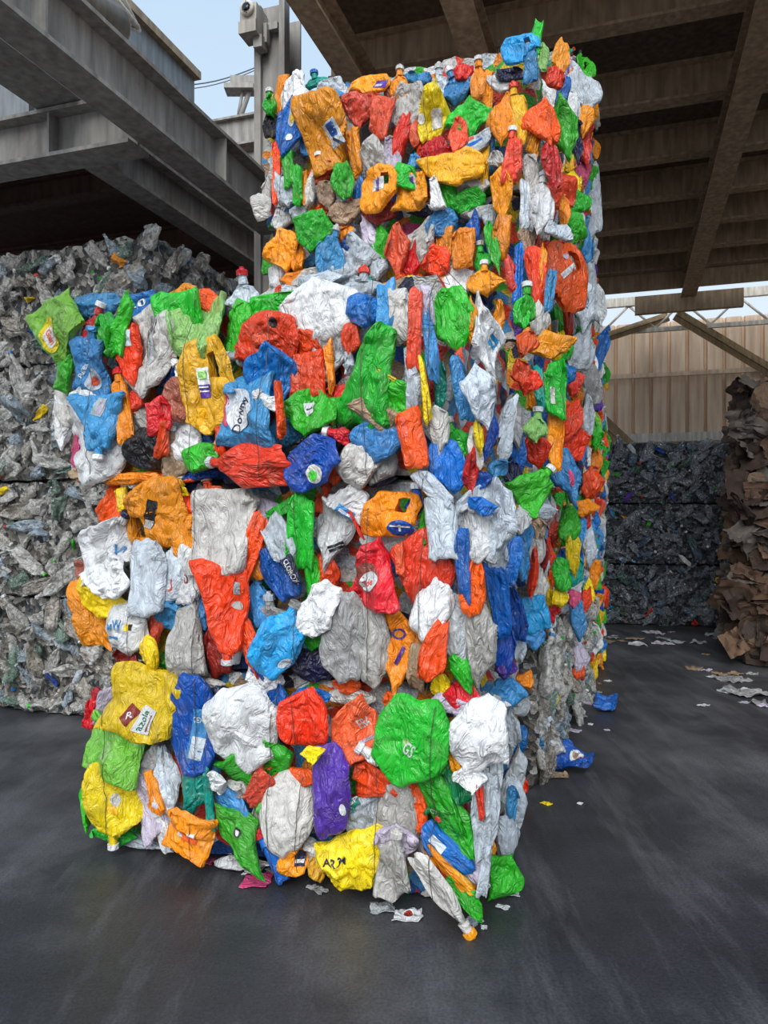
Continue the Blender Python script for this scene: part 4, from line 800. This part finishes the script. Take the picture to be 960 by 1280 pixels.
# ------------------------------------------------------------------ setting
m, nt, bs = newmat('dark_concrete'); tc = N(nt, 'ShaderNodeTexCoord')
n1 = N(nt, 'ShaderNodeTexNoise'); n1.inputs['Scale'].default_value = .7; n1.inputs['Detail'].default_value = 9; n1.inputs['Roughness'].default_value = .62; L(nt, tc.outputs['Object'], n1.inputs['Vector'])
mp = N(nt, 'ShaderNodeMapping'); mp.inputs['Rotation'].default_value = (0,0,R(25)); mp.inputs['Scale'].default_value = (3,.5,1); L(nt, tc.outputs['Object'], mp.inputs[0])
n2 = N(nt, 'ShaderNodeTexNoise'); n2.inputs['Scale'].default_value = 1.4; n2.inputs['Detail'].default_value = 8; n2.inputs['Roughness'].default_value = .7; L(nt, mp.outputs[0], n2.inputs['Vector'])
n3 = N(nt, 'ShaderNodeTexNoise'); n3.inputs['Scale'].default_value = 90; n3.inputs['Detail'].default_value = 4; L(nt, tc.outputs['Object'], n3.inputs['Vector'])
r1 = ramp(nt, [(.34, lin((36,37,40))), (.50, lin((54,55,59))), (.68, lin((92,92,95)))]); L(nt, n1.outputs[0], r1.inputs[0])
r2 = ramp(nt, [(.5, (0,0,0)), (.75, (.5,.5,.5))]); L(nt, n2.outputs[0], r2.inputs[0])
c1 = mixc(nt, r2.outputs[0], r1.outputs[0], lin((112,112,114)))
r3 = ramp(nt, [(.35, (.72,.72,.72)), (.65, (1.15,1.15,1.15))]); L(nt, n3.outputs[0], r3.inputs[0])
L(nt, mixc(nt, 1.0, c1, r3.outputs[0], 'MULTIPLY'), bs.inputs['Base Color'])
rr = ramp(nt, [(.3, (.32,)*3), (.7, (.62,)*3)]); L(nt, n2.outputs[0], rr.inputs[0]); L(nt, rr.outputs[0], bs.inputs['Roughness'])
bp = N(nt, 'ShaderNodeBump'); bp.inputs['Strength'].default_value = .35; bp.inputs['Distance'].default_value = .006; L(nt, n3.outputs[0], bp.inputs['Height']); L(nt, bp.outputs[0], bs.inputs['Normal'])
mb = MB(); mb.box((0, 8, -.1), (44, 44, .2)); tag(mb.build('floor', m), kind='structure')

STEEL = steel('grey_painted_steel', (150,147,142), .45); BROWN = steel('brown_dusty_steel', (178,154,126), .4, .7); DECK = steel('dusty_roof_deck', (112,95,78), .5, .8)
PALE = steel('pale_steel', (226,220,208), .25); RUST = steel('rusty_steel', (96,70,58), .7, .8)
ib = lambda m: m
def ibeam(name, mat, axis, a, b, c, z0, z1, fl, label, cat='beam', group=None, web=.02, ft=.025, stiff=()):
    """I-beam in the shed frame; axis 'v' runs into depth at u=c from v=a to b, axis 'u' runs across at v=c"""
    mb = MB(); mid = (a+b)/2; ln = b-a; h = z1-z0
    def bx(cc, off, z, wd, hh):
        if axis == 'v': mb.box((cc+off, mid, z), (wd, ln, hh), FB.M)
        else: mb.box((mid, cc+off, z), (ln, wd, hh), FB.M)
    bx(c, 0, z0+ft/2, fl, ft); bx(c, 0, z1-ft/2, fl, ft); bx(c, 0, (z0+z1)/2, web, h-2*ft)
    for s in stiff:
        if axis == 'v': mb.box((c, s, (z0+z1)/2), (fl*.9, .015, h-2*ft), FB.M)
        else: mb.box((s, c, (z0+z1)/2), (.015, fl*.9, h-2*ft), FB.M)
    o = mb.build(name, mat); tag(o, label, cat, group); return o
# right-hand roof
mb = MB(); mb.box((3.65, 8.75, 5.78), (12.5, 8.3, .06), FB.M); tag(mb.build('ceiling', DECK), kind='structure')
g = 'steel joists under the roof deck'
JV = [4.9, 6.3, 7.6, 8.8, 9.9, 10.9, 11.9, 12.8]
for i, v in enumerate(JV):
    ibeam('roof_joist', BROWN, 'u', -2.55, 9.8, v, 5.40, 5.75, .17, 'brown steel joist running crosswise under the dark roof deck, '+('nearest','second','third','fourth','fifth','sixth','seventh','farthest')[i]+' from the camera', 'beam', g)
g = 'girders under the roof joists'
ibeam('roof_girder', PALE if 0 else BROWN, 'v', 4.6, 13.6, 1.0, 5.12, 5.40, .24, 'long brown steel girder crossing below the joists at the right of the roof', 'beam', g)
ibeam('roof_girder', BROWN, 'v', 4.6, 12.9, -1.15, 5.14, 5.40, .22, 'brown steel girder above the highest bales, middle of the roof', 'beam', g)
ibeam('roof_girder', BROWN, 'v', 4.6, 12.9, -2.2, 5.14, 5.40, .20, 'brown steel girder beside the steel column at the open edge of the roof', 'beam', g)
# column
P = at_Y(349, 0, 6.45); cu, cv, _ = FB.inv(Vector((P.x, P.y, 0))); mb = MB()
mb.box((cu, cv-.12, 2.9), (.30, .02, 5.8), FB.M); mb.box((cu, cv+.12, 2.9), (.30, .02, 5.8), FB.M); mb.box((cu, cv, 2.9), (.02, .22, 5.8), FB.M); mb.box((cu+.125, cv-.17, 2.9), (.05, .08, 5.8), FB.M); mb.box((cu-.12, cv-.15, 2.9), (.06, .05, 5.8), FB.M)
tag(mb.build('steel_column', STEEL), 'tall grey steel column standing behind the left edge of the high bales', 'column')
CU, CV = cu, cv
# left beams
ibeam('steel_beam', STEEL, 'v', -1.0, CV-.16, CU+.02, 3.85, 4.22, .22, 'heavy grey steel beam running from the top left corner to the column', 'beam', stiff=(3.0, 4.75))
P = at_z(100, 200, 3.83); u2, v2, _ = FB.inv(P)
ibeam('steel_beam', STEEL, 'u', -9.0, CU-.12, v2, 3.83, 4.15, .22, 'grey steel crossbeam running left from the heavy beam', 'beam', stiff=(CU-.75,))
P = at_z(200, 260, 3.84); u3, v3, _ = FB.inv(P)
ibeam('steel_beam', STEEL, 'v', v2+.12, 9.5, u3, 3.84, 4.14, .2, 'grey steel beam sloping behind the crossbeam towards the column, above the clear bottle bales', 'beam')
P = at_z(60, 104, 4.17); u4, v4, _ = FB.inv(P)
ibeam('steel_beam', STEEL, 'v', -1.0, v2+.05, u4-.1, 4.16, 5.0, .36, 'deep dusty steel beam resting on the crossbeam in the upper left', 'beam')
mb = MB(); mb.box(((u4-.3-9.0)/2, v2+.1, 4.75), (8.7+u4, .04, 1.2), FB.M); [mb.box((u4-.5-i*.6, v2+.06, 4.75), (.06,.05,1.2), FB.M) for i in range(6)]
tag(mb.build('sheet_panel', steel('galvanised_sheet', (150,156,160), .25)), 'grey sheet metal panel standing on the crossbeam at the left edge', 'panel')
# low roof on the left, behind the crossbeam
mb = MB(); mb.box((-7.1, 8.7, 4.45), (7.2, 8.4, .05), FB.M)
tag(mb.build('ceiling_left', RUST), kind='structure')
for i in range(5):
    ibeam('roof_joist', RUST, 'u', -9.6, -3.6, 5.3+i*1.3, 4.2, 4.42, .12, 'dark rusty joist under the low left roof, '+('first','second','third','fourth','fifth')[i]+' from the camera', 'beam', 'rusty joists under the low roof')
mb = MB(); mb.box((-6.4, 12.8, 2.25), (6.6, .08, 4.5), FB.M); tag(mb.build('wall_left', RUST), kind='structure')
# fascia with gutter above the beams
P = at_Y(243, 95, 6.9); uf, vf, zf = FB.inv(P)
mb = MB(); mb.box((uf-.1, vf-2.5, zf-.28), (.2, 5.0, .50), FB.M)
fas = mb.build('metal_fascia', steel('galvanised_sheet', (150,156,160), .25)); tag(fas, 'grey sheet metal fascia box under the open sky', 'fascia')
mb = MB(); mb.box((uf-.08, vf-2.5, zf+.0), (.28, 5.04, .07), FB.M); mb.build('fascia_cap', steel('sandy_edge', (170,150,122), .4), fas)
# light fitting and pipes at the very top left
P0 = at_Y(62, -8, 4.3); P1 = at_Y(150, 38, 5.0)
mb = MB(); mb.tube([P0, P0.lerp(P1, .15), P0.lerp(P1, .85), P1], [.10,.14,.14,.08], 14); lf = mb.build('roof_duct', steel('brown_duct', (112,104,92), .4)); tag(lf, 'dull brown round duct at the top edge above the heavy beam', 'duct')
mb = MB()
mb.tube([at_Y(138, -10, 5.1), at_Y(172, 34, 5.5)], .022, 8); mb.tube([at_Y(150, -10, 5.2), at_Y(174, 38, 5.6)], .018, 8); mb.tube([at_Y(128, 22, 5.1), at_Y(174, 38, 5.6)], .018, 8)
mb.build('pipe', PALE, lf)
# structures far off between the beams
g = 'weathered crossbeams seen against the sky'
for i, (y0, th, Yd, lb) in enumerate(((150, .34, 8.6, 'upper'), (192, .22, 9.6, 'middle'), (214, .16, 10.4, 'lower'))):
    P = at_Y(285, y0, Yd); u5, v5, z5 = FB.inv(P)
    ibeam('steel_beam', STEEL, 'u', CU-3.4, CU+1.0, v5, z5-th, z5, .14, lb+' weathered grey crossbeam in the gap left of the column', 'beam', g)
P = at_Y(293, 98, 9.0); Q = at_Y(298, 165, 9.0)
mb = MB(); mb.tube([at_Y(315, 104, 9.0), at_Y(308, 125, 9.0), at_Y(293, 168, 9.0)], .03, 6); mb.tube([at_Y(305, 104, 9.0), at_Y(297, 150, 9.0)], .02, 6); mb.box(at_Y(300, 112, 9.0), (.35,.2,.06)); mb.box(at_Y(305, 106, 9.1), (.3,.2,.12))
tag(mb.build('steel_bracket', STEEL), 'small weathered bracket standing on the far crossbeam left of the column', 'bracket')
mb = MB(); A, B = at_Y(180, 104, 9.0), at_Y(330, 80, 9.5); pts = [A.lerp(B, k/12)+Vector((0,0,-.12*math.sin(k/12*math.pi))) for k in range(13)]
mb.tube(pts, .008, 5); A, B = A+Vector((0,0,-.06)), B+Vector((0,0,-.03)); mb.tube([A.lerp(B, k/12)+Vector((0,0,-.12*math.sin(k/12*math.pi))) for k in range(13)], .006, 5)
tag(mb.build('overhead_cable', flatmat('cable_grey', (90,95,105))), 'thin pair of cables across the patch of sky', 'cable')
# security camera on the column
cc = at_Y(313, 20, 6.2)
Mx = Matrix.Translation(cc) @ FB.M.to_3x3().to_4x4()
e = bpy.data.objects.new('security_camera', None); COL.objects.link(e); e.matrix_basis = Mx; tag(e, 'grey boxy security camera with round lens fixed to the steel column', 'camera')
mb = MB(); mb.box((0,.06,.0), (.15,.2,.16)); mb.box((0,.03,-.12), (.16,.18,.10)); mb.build('housing', steel('camera_grey', (168,162,152), .2), e)
mb = MB(); mb.tube([(0,-.04,.03), (0,-.075,.03), (0,-.075,.03), (0,-.05,.03)], [.06,.06,.045,.042], 20, cap=True); ln = mb.build('lens_ring', PALE, e)
mb = MB(); mb.tube([(0,-.05,.03), (0,-.078,.03)], .036, 18); mb.build('lens', flatmat('lens_black', (14,14,18), .1), ln)
mb = MB(); mb.box((.06,.06,-.21), (.08,.1,.1)); mb.box((.13,.12,-.05), (.14,.05,.06)); mb.box((.105,.09,-.12), (.03,.06,.16)); mb.build('bracket', STEEL, e)

# back wall, truss and braces
m, nt, bs = newmat('ribbed_sheet'); tc = N(nt, 'ShaderNodeTexCoord'); mp = N(nt, 'ShaderNodeMapping'); mp.inputs['Scale'].default_value = (9,9,.7); L(nt, tc.outputs['Object'], mp.inputs[0])
n = N(nt, 'ShaderNodeTexNoise'); n.inputs['Scale'].default_value = 1.3; n.inputs['Detail'].default_value = 7; L(nt, mp.outputs[0], n.inputs['Vector'])
r = ramp(nt, [(.3, lin((204,174,146))), (.65, lin((244,218,190)))]); L(nt, n.outputs[0], r.inputs[0]); L(nt, r.outputs[0], bs.inputs['Base Color']); bs.inputs['Roughness'].default_value = .7
WM = m; WV = 14.6
zb = lambda py: CAMH+(CY-py)/F*15.1
mb = MB(); x = -2.0; vs = []; k = 0
prof_ = []
while x < 9.6:
    prof_ += [(x, 0), (x+.24, 0), (x+.262, .09), (x+.29, .09)]; x += .31
vs = [FB.M @ Vector((u, WV+d, z)) for z in (0, 5.0) for u, d in prof_]; n_ = len(prof_)
mb.add(vs, [(i, i+1, n_+i+1, n_+i) for i in range(n_-1)]); mb.box((3.8, WV+.1, 2.5), (11.8, .05, 5.0), FB.M)
tag(mb.build('wall_back', WM), kind='structure')
mb = MB(); mb.box((8.6, 9.9, 2.9), (.1, 9.4, 5.8), FB.M); tag(mb.build('wall_right_unseen', WM), kind='structure')  # unseen side wall, added to keep daylight off the aisle and far bales
mb = MB(); mb.box((3.8, WV-.05, 4.02), (11.6, .05, .08), FB.M); mb.box((3.8, WV-.06, 4.3-.0), (.02,.02,.02), FB.M); tag(mb.build('trim_1', WM), kind='structure')
mb = MB(); mb.box((3.8, WV-.09, 2.86), (11.6, .12, .16), FB.M); tag(mb.build('trim_2', PALE), kind='structure')
e = bpy.data.objects.new('roof_truss', None); COL.objects.link(e); e.matrix_basis = FB.M @ Matrix.Translation((3.6, 14.0, 4.72)); tag(e, 'pale lattice roof truss along the top of the ribbed wall', 'truss')
mb = MB(); mb.box((0,0,.53), (11.6,.10,.15)); mb.build('top_chord', PALE, e); mb = MB(); mb.box((0,0,.0), (11.6,.08,.07)); mb.build('bottom_chord', PALE, e)
for i in range(26):
    a = -5.8+i*.45; mb = MB(); mb.tube([(a, 0, .46 if i % 2 else .03), (a+.45, 0, .03 if i % 2 else .46)], .022, 6); mb.build('web_bar', PALE, e)
def brace(p0, p1, w, mat, label):
    p0, p1 = Vector(p0), Vector(p1); d = (p1-p0); ln = d.length; z = d.normalized(); x = z.cross(FB.v).normalized(); y = z.cross(x)
    M = Matrix.Translation((p0+p1)/2) @ Matrix((x, y, z)).transposed().to_4x4(); mb = MB(); mb.box((0,0,0), (w, .05, ln), M); mb.box((0,.04,0), (.03,.08,ln), M)
    tag(mb.build('brace', mat), label, 'brace', 'diagonal braces by the ribbed wall')
TAN = steel('tan_steel', (176,152,116), .35)
brace(at_Y(845, 393, 12.9), at_Y(1010, 492, 12.9), .20, TAN, 'tan diagonal brace descending to the right in front of the ribbed wall')
brace(at_Y(835, 396, 13.2), at_Y(748, 425, 13.2), .16, TAN, 'short brown brace dropping left from the girder end')
brace(at_Y(735, 512, 12.5), at_Y(802, 575, 12.5), .26, TAN, 'tan brace at lower left of the ribbed wall beside the stack')
mb = MB(); mb.box((4.0, 12.98, 5.45), (11.8, .06, .62), FB.M); tag(mb.build('roof_edge_board', BROWN), 'long brown board closing the far edge of the roof above the lattice truss', 'board')
mb = MB(); mb.box((1.0, 13.55, 5.05), (1.7, .12, .30), FB.M); tag(mb.build('lintel_beam', BROWN), 'short brown beam across the girder end above the truss', 'beam')

# ------------------------------------------------------------------ things on the floor
def loose(px, py, w, h, rot, shape, cn, label, cat='bottle', name='crushed_bottle', T=.05, lab=None, cap=None, tilt=12, up=.75, cname=None):
    P = at_z(px, py, .03); nr = (UP*up-Vector((0,1,0))*(1-up)).normalized()
    sc = P.y/F
    o = container(None, P, nr, w*sc, h*sc, rot, shape, cn, T, 18, cap, lab, (0,0), 1.2, None, name); bpy.context.view_layer.update()
    zmin = min((o.matrix_basis @ v.co).z for v in o.data.vertices); o.matrix_basis = Matrix.Translation((0,0,.002-zmin)) @ o.matrix_basis
    tag(o, label, cat); return o
loose(756, 882, 40, 30, 70, 'pill', 'blue', 'crumpled bright blue container on the floor, the farther of the two by the stack', 'container', 'crushed_container', .07)
loose(720, 955, 52, 50, 60, 'pill', 'deepblue', 'dark blue crumpled packet with a white picture on the floor beside the stack', 'packet', 'crushed_packet', .05,
      [('oval', .01, .0, .11, .08, .3, 'white'), ('oval', .02, .01, .05, .035, .3, 'tan'), ('rect', -.02,-.03,.05,.012,.3,'redorange')])
loose(628, 1112, 58, 60, -35, 'half', 'green', 'green crumpled jug lying on the floor at the right corner of the front bale', 'jug', 'crushed_jug', .09, up=.45)
loose(650, 990, 24, 30, 10, 'half', 'redorange', 'small red-orange crumpled cup on the floor by the right side of the stack', 'cup', 'crushed_cup', .07, up=.3)
loose(700, 975-10, 30, 14, 0, 'wedge', 'tan', 'tan paper scrap on the floor next to the blue packet', 'scrap', 'paper_scrap', .01)
rs = random.Random(21)
def scrap(px, py, s, cn, label, group):
    P = at_z(px, py, .0); n = 7; vs = []; fs = []; so = Vector((rs.uniform(0,90), rs.uniform(0,90), 0)); w = s*P.y/F; h = w*rs.uniform(.5,1.0)
    for side in (0, 1):
        for j in range(n+1):
            for i in range(n+1):
                a, c = -1+2*i/n, -1+2*j/n; e = 1+.35*noise.noise(Vector((a*1.4, c*1.4, 0))+so); z = .012+w*.22*abs(noise.noise(Vector((a*1.2, c*1.2, 5))+so))
                vs.append((a*w/2*e, c*h/2*e, z-side*.003))
    K = (n+1)**2
    for j in range(n):
        for i in range(n):
            a = j*(n+1)+i; fs.append((a, a+1, a+n+2, a+n+1)); fs.append((K+a, K+a+n+1, K+a+n+2, K+a+1))
    for i in range(n):
        for a, b2 in ((i, i+1), (n*(n+1)+i+1, n*(n+1)+i), ((i+1)*(n+1), i*(n+1)), (i*(n+1)+n, (i+1)*(n+1)+n)): fs.append((a, K+a, K+b2, b2))
    mz = min(v[2] for v in vs); vs = [(v[0], v[1], v[2]-mz+.001) for v in vs]
    o = link('plastic_scrap', mesh_of('plastic_scrap', vs, fs, plastic(cn)), None, None, Matrix.Translation((P.x, P.y, 0)) @ Matrix.Rotation(rs.uniform(0,6.28), 4, 'Z')); tag(o, label, 'scrap', group); return o
for px, py, s, cn, lb in ((510,1146,34,'white','largest white paper scrap in front of the bale, with a dark red print'), (478,1136,30,'clear','clear film scrap under the front bale left of the printed paper'), (397,1113,26,'grey','crumpled grey foil scrap at the foot of the front bale'),
    (322,1102,34,'pink','pinkish film scrap on the floor under the green folded container'), (318,1088,22,'white','white crumpled scrap at the foot of the front bale, above the pink film'), (338,1090,18,'icewhite','second white crumpled scrap beside the pink film'),
    (592,1152,18,'icewhite','round bluish white scrap in front of the orange cap'), (628,1135,16,'white','white scrap below the green jug on the floor'), (640,1118,16,'white','white scrap to the right of the green jug'),
    (605,1160,8,'white','tiny white scrap nearest the camera'), (245,1066,18,'white','white scrap under the orange jug of the front bale'), (262,1078,14,'pink','small pink scrap under the front bale'), (225,1060,24,'grey','grey scrap between the yellow and orange jugs on the floor'),
    (683,1005,12,'yellow','small yellow strip on the aisle floor'), (725,1010-5,6,'white','tiny white speck on the aisle floor')):
    o = scrap(px, py, s, cn, lb, 'scraps on the floor around the stack')
    if px == 510:
        bvh = BVHTree.FromPolygons([v.co for v in o.data.vertices], [tuple(p.vertices) for p in o.data.polygons]); mb = MB(); drape(mb, bvh, piece('oval', .035, .03), 0, 0, 0, .002, 0); mb.build('print', plastic('burgundy'), o)
k = 0
for i in range(46):
    if i < 20: px, py = rs.uniform(745, 905), rs.uniform(788, 806)
    elif i < 32: px, py = rs.uniform(860, 960), rs.uniform(815, 885)
    else: px, py = rs.uniform(655, 760), rs.uniform(850, 935); 
    if i >= 32 and px < 655+(935-py)*1.1: px = 660+(935-py)*1.1+rs.uniform(0,30)
    where = 'in the litter at the foot of the far clear bottle bales' if i < 20 else 'in the litter beside the cardboard bales' if i < 32 else 'in the litter along the side of the coloured stack'
    cn = rs.choice(('white','icewhite','grey','tan','clear','lilac','tan'))
    scrap(px, py, rs.uniform(8, 24) if i < 32 else rs.uniform(6,16), cn, 'small crumpled scrap '+where, 'scraps '+where)
for px, py, s in ((935,868,44), (915,850,36), (950,880,30), (585+330,862,26)): scrap(px, py, s, 'grey', 'grey crumpled sheet on the floor in front of the cardboard bales', 'grey sheets in front of the cardboard')

# ------------------------------------------------------------------ light, sky, camera
w = bpy.data.worlds.new('sky'); SC.world = w; w.use_nodes = True; nt = w.node_tree; bg = nt.nodes['Background']
tc = N(nt, 'ShaderNodeTexCoord'); sp = N(nt, 'ShaderNodeSeparateXYZ'); L(nt, tc.outputs['Generated'], sp.inputs[0])
r = ramp(nt, [(.0, lin((235,240,245))), (.35, lin((205,225,242))), (1, lin((150,190,230)))]); L(nt, sp.outputs[2], r.inputs[0]); L(nt, r.outputs[0], bg.inputs['Color']); bg.inputs['Strength'].default_value = .92
ld = bpy.data.lights.new('sun', 'SUN'); ld.energy = 2.9; ld.angle = R(50); ld.color = (1, .97, .92)
so = bpy.data.objects.new('sun', ld); COL.objects.link(so); so.rotation_euler = (R(52), 0, R(-14))
cd = bpy.data.cameras.new('camera'); co = bpy.data.objects.new('camera', cd); COL.objects.link(co); co.location = CAM; co.rotation_euler = (R(90), 0, 0)
cd.sensor_fit = 'VERTICAL'; cd.sensor_height = 36; cd.lens = F/1280*36; cd.clip_start = .05; cd.clip_end = 200
SC.camera = co
SC.view_settings.view_transform = 'Standard'; SC.view_settings.look = 'None'; SC.view_settings.gamma = 1; SC.view_settings.use_curve_mapping = False
SC.view_settings.exposure = .28
